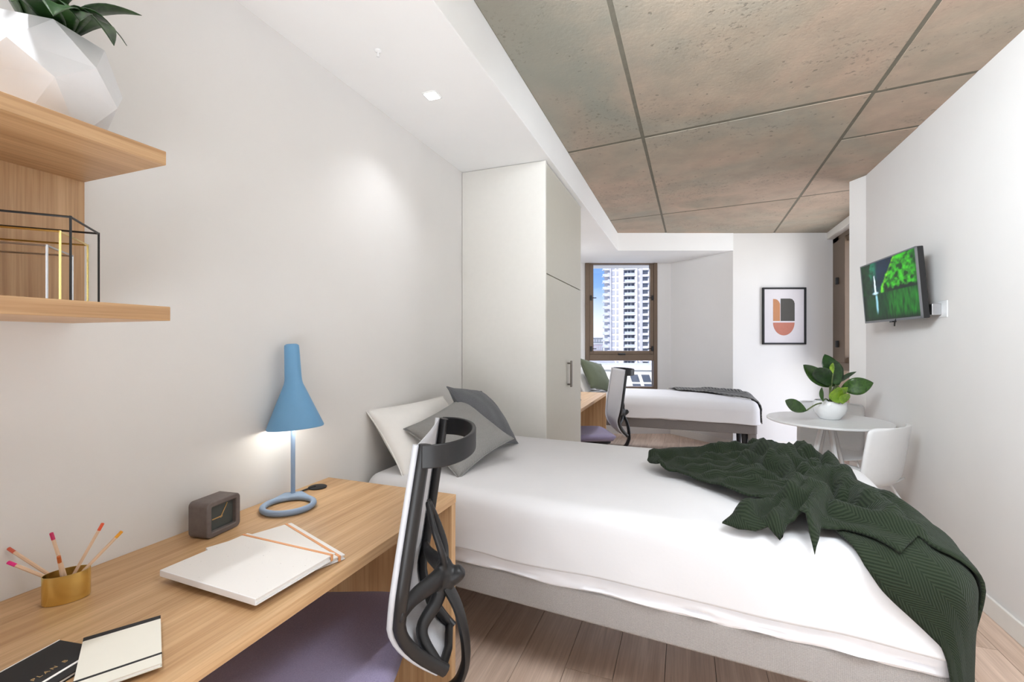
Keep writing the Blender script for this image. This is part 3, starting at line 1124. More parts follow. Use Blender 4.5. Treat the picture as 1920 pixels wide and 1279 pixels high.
def pillow(name, w, h, t, center, xa, up, mat, label, cat='cushion', group=None, puff=2.2, pinch=.10, seam=True):
    """cushion with pinched corners; xa = direction of its width, up = direction of its height"""
    X = Vector(xa).normalized(); Z = Vector(up); Z = (Z - X * Z.dot(X)).normalized(); Y = Z.cross(X)
    m = Matrix.Translation(center) @ frame(X, Y, Z)
    b = MB()
    N = 30
    def f(side):
        def g_(u, v):
            a, c = 2 * u - 1, 2 * v - 1
            ex = (1 - abs(a) ** puff) * (1 - abs(c) ** puff)
            th = t / 2 * max(ex, 0) ** .55
            kx = 1 - pinch * (1 - c * c) * abs(a) ** 2
            kz = 1 - pinch * (1 - a * a) * abs(c) ** 2
            wr_ = .006 * noise.noise(Vector((a * 2.5, c * 2.5, w * 10 + side)))
            return m @ Vector((a * w / 2 * kx, side * (th + wr_ * min(1, ex * 3)), c * h / 2 * kz))
        return g_
    b.grid(f(1), N, N)
    b.grid(f(-1), N, N)
    me = b.mesh(name, 180)
    bm = bmesh.new(); bm.from_mesh(me)
    bmesh.ops.remove_doubles(bm, verts=bm.verts, dist=.0004)
    bmesh.ops.recalc_face_normals(bm, faces=bm.faces)
    bm.to_mesh(me); bm.free()
    o = link(name, me, mat)
    tag(o, label, cat, group)
    if seam:
        pts = []
        for k_ in range(4):
            for i in range(16):
                s_ = i / 16
                u, v = [(s_, 0), (1, s_), (1 - s_, 1), (0, 1 - s_)][k_]
                pts.append(f(0)(u, v))
        MB().tube(pts, .0035, 6, closed=True).build('piping', mat, o, smooth=180)
    return o


pillow('pillow', .62, .37, .15, (-1.245, 2.03, .838), (.10, 1, 0), (-.60, -.03, .76), MAT['pillow'], 'white pillow leaning on the wall at the head of the near bed', 'pillow', pinch=.06)
pillow('cushion', .38, .37, .13, (-1.012, 1.955, .860), (.32, .86, .30), (-.25, .064, .16), MAT['cushion_light'], 'mid grey square cushion half hidden by the chair back')
pillow('cushion', .39, .38, .14, (-1.018, 2.245, .900), (.05, 1, -.16), (-.24, .07, .262), MAT['cushion_dark'], 'charcoal marl cushion leaning beside the wardrobe', pinch=.07)
pillow('pillow', .5, .36, .14, (-1.20, 5.72, .82), (.1, 1, 0), (-.5, 0, .85), MAT['pillow'], 'white pillow at the head of the far bed', 'pillow', pinch=.06)
pillow('cushion', .46, .44, .15, (-1.03, 5.63, .89), (.45, .85, -.2), (-.55, .1, .8), MAT['cushion_green'], 'olive green cushion on the far bed under the window')

# ================================================================== OFFICE CHAIRS


def make_chair(label):
    t = empty('office_chair', (0, 0, 0), 0, label, 'chair')

    def prof(z):   # where the back sits (forward is +y)
        if z > .62:
            return -.285 + (1.06 - z) / .44 * .065
        return -.220 - (.62 - z) ** 2 * 4.0

    def half(z):
        return .198 - .012 * max(0, (z - .8) / .26) - .105 * max(0, (.72 - z) / .26) ** 1.35
    zs = [.46 + i * .60 / 26 for i in range(27)]
    m = MB()
    m.grid(lambda u, v: Vector(((2 * u - 1) * half(.46 + .6 * v), prof(.46 + .6 * v) - .004 * (1 - (2 * u - 1) ** 2), .46 + .6 * v)), 13, 27)
    m.build('mesh_back', MAT['mesh'], t, smooth=180, solid=.003)
    for s in (-1, 1):
        P = [(s * half(z), prof(z) - .006, z) for z in zs]
        MB().tube([(s * (half(z) + .002), prof(z) + .004, z) for z in zs], .0078, 8, flat=(1.0, 1.0)).build('edge_trim', MAT['chair_trim'], t, smooth=60)
        MB().tube([(s * (half(z) - .004), prof(z) - .017, z) for z in zs], .011, 8, flat=(1.0, 1.5)).build('side_rail', MAT['black'], t, smooth=60)
    # top band bowed backwards
    b = MB()
    zt_ = 1.062
    n = 24
    vs = []
    for i in range(n + 1):
        a = PI * i / n
        x_ = -.196 * math.cos(a)
        y_ = prof(1.05) - .012 - .105 * math.sin(a) ** .85
        nx, ny = -math.cos(a) * .5, -math.sin(a)
        for dn, z_ in ((0, zt_), (.011, zt_ + .001), (.011, zt_ - .055), (0, zt_ - .055)):
            vs.append((x_ + nx * dn, y_ + ny * dn, z_))
    fs = []
    for i in range(n):
        for k_ in range(4):
            l_ = (k_ + 1) % 4
            fs.append((i * 4 + k_, i * 4 + l_, (i + 1) * 4 + l_, (i + 1) * 4 + k_))
    fs += [(0, 1, 2, 3), tuple(n * 4 + k_ for k_ in (3, 2, 1, 0))]
    b.add(vs, fs)
    b.build('top_band', MAT['black'], t, bevel=.003, smooth=50, fix=True)
    MB().tube([(-half(.465), prof(.465) - .012, .465), (0, prof(.465) - .02, .46), (half(.465), prof(.465) - .012, .465)], .012, 8).build('lower_rail', MAT['black'], t, smooth=60)
    # yoke: hub with four arms, lumbar loop and a spine that curls under the seat
    y = MB()
    hub = Vector((0, -.325, .655))

    def arm(pts, w0, w1, th):
        P = spline(pts, 8)
        y.tube(P, [w0 + (w1 - w0) * i / (len(P) - 1) for i in range(len(P))], 10, flat=(th, 1.0))
    for s in (-1, 1):
        arm([hub + Vector((0, .004, .012)), hub + Vector((s * .05, .022, .012)), hub + Vector((s * .12, .062, .010)), (s * .190, prof(.665) - .017, .660)], .034, .019, .55)
        arm([hub + Vector((0, .004, -.015)), hub + Vector((s * .030, .020, -.055)), hub + Vector((s * .075, .050, -.105)), (s * (half(.468) - .004), prof(.468) - .016, .468)], .026, .015, .8)
        arm([hub + Vector((s * .006, .0, .02)), (s * .030, -.322, .73), (s * .030, -.300, .80), (s * .006, prof(.86) - .024, .865)], .013, .009, .9)
    y.lathe([(0, -.04), (.020, -.038), (.030, -.02), (.031, .0), (.028, .02), (.018, .045), (0, .05)], 16, Matrix.Translation(hub))
    y.tube([hub + Vector((0, -.02, .0)), hub + Vector((0, -.04, .012)), hub + Vector((0, -.05, .02))], [.026, .022, .016], 10)
    yo = y.build('yoke', MAT['black'], t, smooth=180)
    md = yo.modifiers.new('blend', 'REMESH'); md.mode = 'VOXEL'; md.voxel_size = .004; md.use_smooth_shade = True
    md = yo.modifiers.new('soften', 'SMOOTH'); md.iterations = 7; md.factor = .5
    MB().tube(spline([hub + Vector((0, -.004, -.02)), (0, -.362, .57), (0, -.382, .48), (0, -.378, .40), (0, -.33, .335), (0, -.2, .318), (0, -.05, .33)], 6), .017, 10, flat=(1.9, .75)).build('spine', MAT['black'], t, smooth=60)
    # seat
    se = MB()

    def seat(u, v):
        a, c = 2 * u - 1, 2 * v - 1
        k_ = (abs(a) ** 5 + abs(c) ** 5) ** .2 if (a or c) else 0
        mx = max(abs(a), abs(c))
        f_ = mx / k_ if k_ else 1
        x_, y_ = a * f_ * .25, .03 + c * f_ * .25
        e_ = max(0, mx - .8) / .2
        return Vector((x_, y_, .505 - .012 * (1 - a * a) - .028 * e_ ** 2 - (.02 * max(0, c) ** 4)))
    se.grid(seat, 33, 33)
    se.build('seat', MAT['seat_fabric'], t, smooth=180, solid=.045, off=-1)
    MB().prism(rr(-.20, .20, -.17, .22, .06), .41, .455).build('seat_shell', MAT['black_matte'], t, bevel=.012, smooth=40)
    MB().box(-.09, .09, -.16, .12, .305, .415).build('mechanism', MAT['black_matte'], t, bevel=.012)
    MB().lathe([(.030, .09), (.030, .25), (.020, .252), (.020, .37)], 18).build('gas_column', MAT['black_matte'], t, smooth=40)
    for i in range(5):
        a = 2 * PI * i / 5 + .3
        d = Vector((math.cos(a), math.sin(a), 0))
        lg = MB().tube([d * .02 + Vector((0, 0, .115)), d * .16 + Vector((0, 0, .10)), d * .29 + Vector((0, 0, .075))], [.03, .024, .018], 8, flat=(1.0, .8)).build('base_leg', MAT['black'], t, smooth=60)
        MB().lathe([(0, -.022), (.025, -.022), (.028, -.016), (.028, .016), (.025, .022), (0, .022)], 16, Matrix.Translation(d * .29 + Vector((0, 0, .028))) @ Matrix.Rotation(a + .6, 4, 'Z') @ Matrix.Rotation(R(90), 4, 'X')).build('caster', MAT['black'], lg, smooth=40)
    return t


ch1 = make_chair('black framed mesh office chair with aubergine seat tucked under the near desk')
ch2 = copy_tree(ch1)
ch1.location = (-.92, .98, 0); ch1.rotation_euler.z = R(112.5)
ch2.location = (-.83, 4.12, 0); ch2.rotation_euler.z = R(115)
ch2['label'] = 'mesh back office chair at the far desk, seen beyond the wardrobe'
for c in (ch1, ch2):
    c['group'] = 'mesh office chairs at the desks'

# ================================================================== ON THE DESK
ZD = .741
# lamp
lp = Vector((-1.322, 1.252, 0))
rc_ = Vector((-1.250, 1.165, 0))
lamp = empty('desk_lamp', (rc_.x, rc_.y, ZD), 0, 'powder blue desk lamp with conical shade and ring foot', 'lamp')
MB().tube([(rc_.x + .078 * math.cos(2 * PI * i / 40), rc_.y + .078 * math.sin(2 * PI * i / 40), ZD + .010) for i in range(40)], .010, 10, closed=True).build('ring_base', MAT['blue_grey'], lamp, True, smooth=60)
bd = (lp - rc_).normalized(); bs = Vector((-bd.y, bd.x, 0))
pl = [rc_ + bd * .076 * math.cos(R(a)) + bs * .076 * math.sin(R(a)) for a in range(-70, 71, 10)]
pl = [lp + bd * .016 - bs * .03] + [rc_ + bd * .086 * math.cos(R(a)) + bs * .086 * math.sin(R(a)) for a in (-72,)] + pl[1:-1] + [rc_ + bd * .086 * math.cos(R(72)) + bs * .086 * math.sin(R(72))] + [lp + bd * .016 + bs * .03]
MB().prism([(p.x, p.y) for p in pl], ZD + .004, ZD + .016).build('foot_plate', MAT['blue_grey'], lamp, True, bevel=.003, segs=1)
MB().tube([lp + Vector((0, 0, ZD + .01)), lp + Vector((0, 0, 1.10))], .0075, 12).build('pole', MAT['blue_grey'], lamp, True, smooth=60)
nk = Vector((lp.x + .006, lp.y - .004, 1.155))
ax = Vector((-.085, .02, 1)).normalized()
sx_ = Vector((1, 0, 0)); sx_ = (sx_ - ax * sx_.dot(ax)).normalized(); sy_ = ax.cross(sx_)
ml = Matrix.Translation(nk) @ frame(sx_, sy_, ax)
prof_ = [(.0915, -.158), (.0925, -.160), (.093, -.157), (.030, -.004), (.0275, .008), (.0265, .02), (.0235, .125), (.0225, .134), (.017, .138), (0, .139)]
MB().lathe(prof_, 48, ml, cap=False).build('lamp_shade', MAT['blue'], lamp, True, smooth=35, solid=.0015, off=1)
bulb = nk - ax * .10
MB().lathe([(0, -.03), (.018, -.024), (.027, -.005), (.024, .015), (.013, .032), (.012, .05)], 20, Matrix.Translation(bulb)).build('bulb', emit('warm_bulb', (255, 236, 205), 4), lamp, True, smooth=60)
MB().tube(spline([(lp.x, lp.y, ZD + .006), (lp.x - .015, lp.y + .05, ZD + .004), (-1.335, 1.35, ZD + .004), (-1.328, 1.365, ZD + .006)], 6), .003, 6).build('cord', MAT['black_matte'], lamp, True, smooth=60)
lb = light('lamp_bulb_light', 'POINT', bulb - ax * .035, (0, 0, 0), 0.9, (1, .87, .70), shadow_soft_size=.03)

# clock
cl = empty('desk_clock', (-1.30, .945, ZD), R(90) + R(7), 'taupe concrete block clock with slate dial and gold hands', 'clock')
# local x runs along the clock's width (towards the window), -y is its face
cw_, chh, cdp = .114, .102, .068
oz = .0
fr_ = MB()
outer = rr(-cw_ / 2, cw_ / 2, 0, chh, .014)
inner = rr(-cw_ / 2 + .015, cw_ / 2 - .015, .015, chh - .015, .004)
mx_ = Matrix.Rotation(R(90), 4, 'X')
n = len(outer)
vs = []
for ring, yy in ((outer, cdp / 2), (outer, -cdp / 2), (inner, -cdp / 2), (inner, -cdp / 2 + .014)):
    vs += [Vector((p[0], yy, p[1])) for p in ring]
fs = [tuple(range(n))]
for k_ in range(3):
    fs += [(k_ * n + i, (k_ + 1) * n + i, (k_ + 1) * n + (i + 1) % n, k_ * n + (i + 1) % n) for i in range(n)]
fr_.add(vs, fs)
fr_.build('clock_body', MAT['clock'], cl, bevel=.003, smooth=40, fix=True)
fc = MB().box(-cw_ / 2 + .0155, cw_ / 2 - .0155, -cdp / 2 + .0135, -cdp / 2 + .03, .0155, chh - .0155).build('dial', MAT['clock_face'], cl)
yy = -cdp / 2 + .0115
c0 = Vector((.0, yy, chh / 2 - .004))
for nm, ang, ln, wd_ in (('hour_hand', 180, .030, .0042), ('minute_hand', 58, .040, .0034)):
    d = Vector((math.cos(R(ang)), 0, math.sin(R(ang))))
    q = Vector((-d.z, 0, d.x))
    vs = [c0 - d * .004 - q * wd_ / 2, c0 + d * ln - q * wd_ / 3, c0 + d * ln + q * wd_ / 3, c0 - d * .004 + q * wd_ / 2]
    vs = vs + [p + Vector((0, .0015, 0)) for p in vs]
    MB().add(vs, [(0, 1, 2, 3), (7, 6, 5, 4), (0, 4, 5, 1), (1, 5, 6, 2), (2, 6, 7, 3), (3, 7, 4, 0)]).build(nm, MAT['gold_paint'], fc, fix=True)

# brass cup and pencils
cupc = Vector((-1.258, .580, ZD))
cup = MB()
ca = math.atan2(.065, .036)
mc = Matrix.Translation(cupc) @ Matrix.Rotation(ca, 4, 'Z')
cup.lathe([(0, .0), (.038, .0), (.039, .002), (.039, .060), (.0375, .060), (.0375, .004), (0, .004)], 48, mc, sx=1.0, sy=.62)
cupo = cup.build('pencil_cup', MAT['gold'], smooth=40)
tag(cupo, 'oval brushed brass pencil cup on the near desk', 'cup')
PC = [((15, 1028), (205, 88, 60), 'coral tipped pencil, the upper of the two leaning left', .99, (-.025, .004)), ((14, 1054), (228, 40, 130), 'hot pink tipped pencil leaning lowest to the left', .965, (-.028, -.008)),
      ((96, 999), (196, 38, 92), 'magenta tipped pencil standing nearly upright', .98, (-.008, -.006)), ((110, 1043), (186, 92, 36), 'rust tipped pencil pointing at the viewer from the cup', .965, (.004, -.008)),
      ((193, 981), (222, 84, 38), 'orange tipped pencil leaning right, the taller of two', 1.03, (.012, -.004)), ((229, 996), (230, 160, 44), 'yellow tipped pencil leaning farthest right', 1.06, (.022, .004))]
wood_p = plain('pencil_cedar', (222, 190, 160), 0.6, var=0.05)
for (u, v), rgb, lab, t_, (ox, oy) in PC:
    a_ = (u - 960) / 853
    ray = Vector((a_ * CT - ST, a_ * ST + CT, -(v - 642) / 853))
    tip = Vector((0, 0, 1.30)) + ray * t_
    foot = mc @ Vector((-ox * .75, -oy, .007))
    d = (tip - foot).normalized()
    ln = (tip - foot).length
    o = MB().tube([foot, foot + d * (ln - .016)], .0034, 6).build('pencil', wood_p)
    tag(o, lab, 'pencil', 'pencils in the brass cup')
    MB().tube([tip - d * .0162, tip - d * .001, tip], [.0036, .0036, .0025], 6).build('painted_end', plain('pencil_paint', rgb, .4), o)


def book(name, cx, cy, z, w, l, h, rz, label, cat, cover, group=None):
    """w along local x, l along local y"""
    t = empty(name, (cx, cy, z), rz, label, cat, group)
    MB().box(-w / 2 + .002, w / 2, -l / 2 + .002, l / 2 - .002, .0015, h - .0015).build('pages', MAT['paper'], t)
    MB().box(-w / 2, w / 2 + .001, -l / 2, l / 2, 0, .0016).box(-w / 2, w / 2 + .001, -l / 2, l / 2, h - .0016, h).box(-w / 2 - .0012, -w / 2, -l / 2, l / 2, 0, h).build('cover', cover, t)
    return t


# two white ring folders with orange elastics
spk = NT('white_speckled_card')
v_ = spk.coords()
sp_ = spk.ramp(spk.noise(v_, 140, 2, .5), [(.70, (0, 0, 0)), (.76, (1, 1, 1))])
spk_m = spk.set(Base_Color=spk.mix(spk.math('MULTIPLY', sp_, .5), lin((230, 226, 222)), lin((120, 116, 120))), Roughness=.6)
MAT['card'] = plain('white_card', (236, 234, 234), .5, var=.01)
MAT['elastic'] = plain('orange_elastic', (222, 158, 108), .6)


def folder(cx, cy, z, rz, h, label, ex):
    t = empty('folder', (cx, cy, z), rz, label, 'folder', 'white folders on the near desk')
    W_, L_ = .315, .222
    MB().box(-W_ / 2, W_ / 2, -L_ / 2, L_ / 2, h - .0035, h).build('front_cover', spk_m, t, bevel=.001, segs=1)
    MB().box(-W_ / 2, W_ / 2, -L_ / 2, L_ / 2, 0, .0035).build('back_cover', MAT['card'], t, bevel=.001, segs=1)
    MB().box(-W_ / 2 + .002, W_ / 2 - .004, -L_ / 2 + .003, L_ / 2 - .003, .0036, h - .0036).build('papers', MAT['paper'], t)
    MB().box(-W_ / 2, W_ / 2 - .001, -L_ / 2 - .0015, -L_ / 2 + .0015, 0, h).build('binding', MAT['card'], t, bevel=.0012, segs=1)
    b = MB().box(-W_ / 2, W_ / 2 + .001, ex - .0035, ex + .0035, h, h + .0012)
    b.box(W_ / 2, W_ / 2 + .0014, ex - .0035, ex + .0035, 0, h + .0012).box(-W_ / 2 - .0014, -W_ / 2, ex - .0035, ex + .0035, 0, h + .0012)
    b.build('elastic', MAT['elastic'], t)
    return t


folder(-1.005, .892, ZD, R(-20), .013, 'white speckled folder with orange elastic, lower and skewed', .095)
folder(-.984, .806, ZD + .0135, R(-1.5), .015, 'white speckled folder with orange elastic, lying on top', .098)

# notebooks
nb1 = book('notebook', -1.012, .414, ZD, .118, .172, .007, R(9), 'black notebook with gold lettering under the cream one', 'notebook', MAT['black_matte'])
MB().box(.036, .041, -.086, .086, .0071, .0078).build('elastic', MAT['paper'], nb1)
MB().box(-.0605, -.0585, -.086, .086, .0, .0076).build('spine_edge', MAT['paper'], nb1)
cu = bpy.data.curves.new('lettering', 'FONT')
cu.body = 'PLAN B'
cu.size = .0110
cu.extrude = .0002
cu.space_character = 1.5
cu.align_x = 'CENTER'
to = bpy.data.objects.new('tmp_text', cu)
COL.objects.link(to)
dg = bpy.context.evaluated_depsgraph_get()
me = bpy.data.meshes.new_from_object(to.evaluated_get(dg))
bpy.data.objects.remove(to)
me.name = 'lettering'
o = link('lettering', me, MAT['gold_paint'], nb1)
me.materials.clear(); me.materials.append(MAT['gold_paint'])
o.location = (.020, .022, .0074); o.rotation_euler = (0, 0, R(90))
cream = plain('cream_cover', (224, 220, 208), .7, var=.01)
nb2 = book('notebook', -.931, .505, ZD + .0085, .168, .112, .007, R(0), 'cream notebook with two black bands lying over the black one', 'notebook', cream)
# local x runs from the taped edge to the far edge
nb2.rotation_euler.z = math.atan2(-.086, .144)
MB().box(-.0855, -.073, -.0561, .0561, .0, .0076).build('spine_tape', MAT['black_matte'], nb2)
MB().box(.052, .0565, -.0565, .0565, -.0, .0078).build('elastic', MAT['black_matte'], nb2)

# cable hanging under the desk
cbl = MB().tube(spline([(-1.20, .80, .705), (-1.19, .83, .69), (-1.17, .86, .655), (-1.165, .87, .60), (-1.18, .86, .45), (-1.25, .82, .2), (-1.33, .8, .02)], 6), .0035, 8).build('cable', MAT['black_matte'], smooth=60)
tag(cbl, 'thin black cable hanging under the near desk', 'cable')
# dark tray on the far desk
tb = MB().box(-1.25, -.93, 4.05, 4.30, ZD, ZD + .018).build('laptop', plain('dark_graphite', (70, 68, 68), .4), bevel=.004)
tag(tb, 'dark flat closed laptop on the far desk', 'laptop')

# ================================================================== ON THE SHELVES


def wire_box(corner, e1, e2, l1, l2, z0, h, r, mat, label):
    t = empty('wire_box', (corner[0], corner[1], z0), 0, label, 'ornament', 'nested wire frames on the lower shelf')
    c = Vector((corner[0], corner[1], 0)); a = Vector((*e1, 0)).normalized() * l1; b = Vector((*e2, 0)).normalized() * l2
    cs = [c, c + a, c + a + b, c + b]
    for zz in (z0 + r, z0 + h):
        for i in range(4):
            p, q = cs[i], cs[(i + 1) % 4]
            MB().tube([(p.x, p.y, zz), (q.x, q.y, zz)], r, 6).build('edge_rod', mat, t, True)
    for p in cs:
        MB().tube([(p.x, p.y, z0), (p.x, p.y, z0 + h + r)], r, 6).build('post', mat, t, True)
    return t


Z1 = 1.3765
E1 = (-.114, .104); E2 = (-.62, -.78)
wire_box((-1.102, .514), E1, (-.105, -.115), .150, .185, Z1, .164, .0022, MAT['black'], 'largest black wire box on the lower shelf')
wire_box((-1.132, .512), E1, (-.105, -.115), .140, .150, Z1, .138, .0020, MAT['gold'], 'gold wire box nested inside the black one')
wire_box((-1.137, .4947), E1, (-.105, -.115), .118, .120, Z1, .108, .0020, MAT['chrome'], 'smallest silver wire box in the nest on the lower shelf')


def leaf(base, tip, width, mat, parent, sag=.0, side=None, name='leaf', fold=.18, n=14, shape=.9, twist=0.0):
    """pointed leaf from base to tip, bent by sag, folded along its midrib"""
    A, B = Vector(base), Vector(tip)
    d = B - A
    up = Vector((0, 0, 1))
    s = Vector(side) if side is not None else d.cross(up)
    if s.length < 1e-5:
        s = Vector((1, 0, 0))
    s = (s - d * s.dot(d) / d.length_squared).normalized()
    nn = s.cross(d).normalized()
    if nn.z < 0:
        nn = -nn
    b = MB()

    def f(u, v):
        c = 2 * v - 1
        w = width / 2 * (math.sin(PI * min(1, u ** shape * .97 + .03)) ** .85)
        p = A + d * u + nn * (sag * 4 * u * (1 - u))
        tw = twist * u
        ss = s * math.cos(tw) + nn * math.sin(tw)
        n2 = nn * math.cos(tw) - s * math.sin(tw)
        return p + ss * c * w + n2 * (abs(c) * w * fold + .02 * w * math.sin(u * 20) * c)
    b.grid(f, n, 7)
    return b.build(name, mat, parent, True, smooth=180, solid=.0012)


# faceted planter on the upper shelf
pc = Vector((-1.232, .535, 1.7195))
pp = empty('potted_plant', pc, 0, 'white faceted planter with pointed dark leaves on the upper shelf', 'plant')
pot = MB()
rings_ = [(.080, 0, 0), (.118, .085, 30), (.122, .135, 0), (.096, .205, 30)]
N6 = 6
vs = []
for r_, z_, a0 in rings_:
    for i in range(N6):
        a = R(a0 + 360 * i / N6 + 12)
        vs.append((pc.x + r_ * math.cos(a), pc.y + r_ * math.sin(a), pc.z + z_))
fs = [tuple(range(N6 - 1, -1, -1))]
for k_ in range(len(rings_) - 1):
    shf = k_ % 2
    for i in range(N6):
        a, b, c, d = k_ * N6 + i, k_ * N6 + (i + 1) % N6, (k_ + 1) * N6 + i, (k_ + 1) * N6 + (i + 1) % N6
        if shf == 0:
            fs += [(a, b, c), (b, d, c)]
        else:
            fs += [(a, d, c), (a, b, d)]
pot.add(vs, fs)
po = pot.build('planter', MAT['pot_matte'], pp, True, fix=True)
md = po.modifiers.new('thickness', 'SOLIDIFY'); md.thickness = .008; md.offset = -1
MB().lathe([(0, .165), (.10, .165)], 16, Matrix.Translation(pc)).build('soil', plain('potting_soil', (60, 46, 36), .95, var=.3, scale=120), pp, True)
b0 = pc + Vector((0, 0, .17))
rnd = random.Random(5)
for i in range(16):
    a = 2 * PI * i / 16 + rnd.uniform(-.2, .2)
    ln = rnd.uniform(.16, .26)
    if math.cos(a) < -.3:
        ln *= .45
    if math.sin(a) > -.2:
        ln = min(ln, .10)
    tipz = rnd.uniform(.16, .30)
    leaf(b0 + Vector((math.cos(a) * .02, math.sin(a) * .02, 0)), b0 + Vector((math.cos(a) * ln, math.sin(a) * ln * 1.0, tipz)), rnd.uniform(.035, .055), MAT['leaf_dark'], pp, sag=.05)


def upx(u, v, t):
    a_ = (u - 960) / 853
    return Vector((0, 0, 1.30)) + Vector((a_ * CT - ST, a_ * ST + CT, -(v - 642) / 853)) * t


rim = pc + Vector((0, 0, .21))
for (u, v), t_, wd_, sg in (((266, 29), 1.02, .05, .03), ((238, 86), .98, .045, .055), ((214, 86), .92, .062, .05), ((150, 40), .86, .06, .04), ((100, 30), .80, .06, .04), ((20, 2), .78, .05, .03)):
    leaf(rim + Vector((.02, .02, .0)), upx(u, v, t_), wd_, MAT['leaf_dark'], pp, sag=sg)

# ================================================================== TABLE, CHAIRS, PLANT
TC = Vector((.962, 3.90, 0))
TR = .385
tb = empty('round_table', TC, 0, 'small round white table by the right wall', 'table')
MB().lathe([(0, .722), (TR - .012, .722), (TR, .728), (TR, .738), (TR - .003, .741), (0, .741)], 64).build('tabletop', MAT['white_plastic'], tb, smooth=30)
MB().lathe([(0, .690), (.11, .690), (.11, .722), (0, .722)], 24).build('hub_plate', MAT['tower_side'], tb, smooth=30)
for i in range(4):
    a = R(20 + 90 * i)
    d = Vector((math.cos(a), math.sin(a), 0))
    MB().tube([d * .035 + Vector((0, 0, .70)), d * .20 + Vector((0, 0, .012))], .024, 8, flat=(1.25, .75)).build('leg', MAT['white_plastic'], tb, smooth=50)
    MB().lathe([(.014, 0), (.016, .012)], 12, Matrix.Translation(d * .202)).build('glide', MAT['black'], tb)


def shell_chair(label):
    t = empty('dining_chair', (0, 0, 0), 0, label, 'chair', 'white shell chairs at the round table')
    P = spline([(0, .215, .425), (0, .16, .448), (0, 0, .440), (0, -.13, .436), (0, -.185, .462), (0, -.205, .53), (0, -.225, .66), (0, -.245, .78), (0, -.25, .805)], 5)
    n = len(P)

    def width(v, lo, hi, w, r):
        # rounded ends between lo and hi
        d = min(v - lo, hi - v)
        k_ = 1.0 if d > r else math.sqrt(max(0, 1 - ((r - d) / r) ** 2))
        return w * (.30 + .70 * k_ ** .8)
    def surf(i0, i1, wmax, lo, hi, curl, curlv):
        b = MB()
        def f(u, v):
            x_ = 2 * u - 1
            fi = i0 + v * (i1 - i0)
            i = min(int(fi), n - 2); tt = fi - i
            p = P[i].lerp(P[i + 1], tt)
            tg = (P[i + 1] - P[i]).normalized()
            nm = Vector((0, tg.z, -tg.y))
            nm = nm if True else nm
            w = width(v, lo, hi, wmax, .28)
            c_ = curl * abs(x_) ** 2.4
            return Vector((x_ * w, p.y, p.z)) + Vector((0, 1, 0)) * c_ * (1 if curlv else 0) + Vector((0, 0, 1)) * c_ * (0 if curlv else 1)
        b.grid(f, 19, 22)
        return b
    surf(0, 18, .226, -.03, 1.25, .016, False).build('seat', MAT['white_plastic'], t, smooth=180, solid=.010)
    surf(17, n - 1, .225, -.06, 1.03, .045, True).build('backrest', MAT['white_plastic'], t, smooth=180, solid=.010)
    for s in (-1, 1):
        for yy, yf in ((.13, .20), (-.12, -.23)):
            MB().tube(spline([(s * .08, yy * .7, .425), (s * .16, yy, .418), (s * .185, yy * 1.05, .39), (s * .205, yf * 1.02, .20), (s * .22, yf * 1.1, .004)], 5), .0085, 8).build('leg', MAT['white_plastic'], t, smooth=60)
        MB().tube([(s * .17, .125, .412), (s * .17, -.115, .412)], .008, 8).build('side_rail', MAT['white_plastic'], t, smooth=60)
    return t


dc1 = shell_chair('white shell chair on the near side of the round table, by the right wall')
dc2 = copy_tree(dc1)
dc1.location = (.985, 3.44, 0); dc1.rotation_euler.z = math.atan2(.70, -.71) - R(90)
dc2.location = (1.055, 4.24, 0); dc2.rotation_euler.z = math.atan2(-.96, -.28) - R(90)
dc2['label'] = 'white shell chair behind the round table, half hidden by the plant pot'

PP = Vector((.985, 3.93, .742))
plant = empty('potted_plant', PP, 0, 'white bowl planter with broad green leaves on the round table', 'plant')
MB().lathe([(0, .0), (.058, .0), (.066, .006), (.098, .05), (.107, .085), (.104, .115), (.094, .135), (.088, .135), (.097, .112), (.098, .085), (.06, .02), (0, .018)], 40).build('bowl', MAT['white_gloss'], plant, smooth=50)
MB().lathe([(0, .115), (.093, .115)], 20).build('soil', plain('dark_soil', (52, 42, 32), .95, var=.3, scale=120), plant)
pb = PP + Vector((0, 0, .12))


def lf2(u0, v0, u1, v1, t0, t1, wd_, mat, sag=.01, side=None, stem=True, fold=.12, shape=.9):
    a, b = upx(u0, v0, t0), upx(u1, v1, t1)
    if stem:
        MB().tube(spline([pb, (pb * .45 + a * .55) + Vector((0, 0, .02)), a], 5), .005, 6).build('stem', MAT['stem'], plant, True, smooth=60)
    leaf(a, b, wd_, mat, plant, sag, side, fold=fold, shape=shape)


CS = (CT, ST, 0)    # across the view
UP = (0, 0, 1)
lf2(1560, 715, 1546, 664, 3.28, 3.30, .115, MAT['leaf_dark'], side=CS, sag=.02, shape=1.3)
lf2(1566, 722, 1506, 684, 3.28, 3.15, .115, MAT['leaf'], side=(.2, .1, 1), sag=.03, shape=.75)
lf2(1556, 724, 1532, 690, 3.25, 3.1, .12, MAT['leaf_dark'], side=CS, sag=.02)
lf2(1572, 722, 1567, 676, 3.24, 3.2, .13, MAT['leaf_dark'], side=CS, sag=.02)
lf2(1578, 728, 1638, 718, 3.3, 3.22, .125, MAT['leaf'], side=(.1, .0, 1), sag=.03)
lf2(1574, 716, 1606, 697, 3.3, 3.36, .04, MAT['leaf_dark'], side=(.1, .0, 1), sag=.01)
lf2(1512, 770, 1472, 751, 3.2, 3.1, .085, MAT['leaf'], side=(.1, 0, 1), sag=.01)
lf2(1564, 757, 1590, 726, 3.24, 3.2, .10, MAT['leaf_lime'], side=CS, sag=.015)
lf2(1574, 756, 1572, 726, 3.20, 3.15, .11, MAT['leaf_lime'], side=CS, sag=.015)
lf2(1580, 757, 1592, 738, 3.20, 3.15, .08, MAT['leaf_lime'], side=CS, sag=.01)
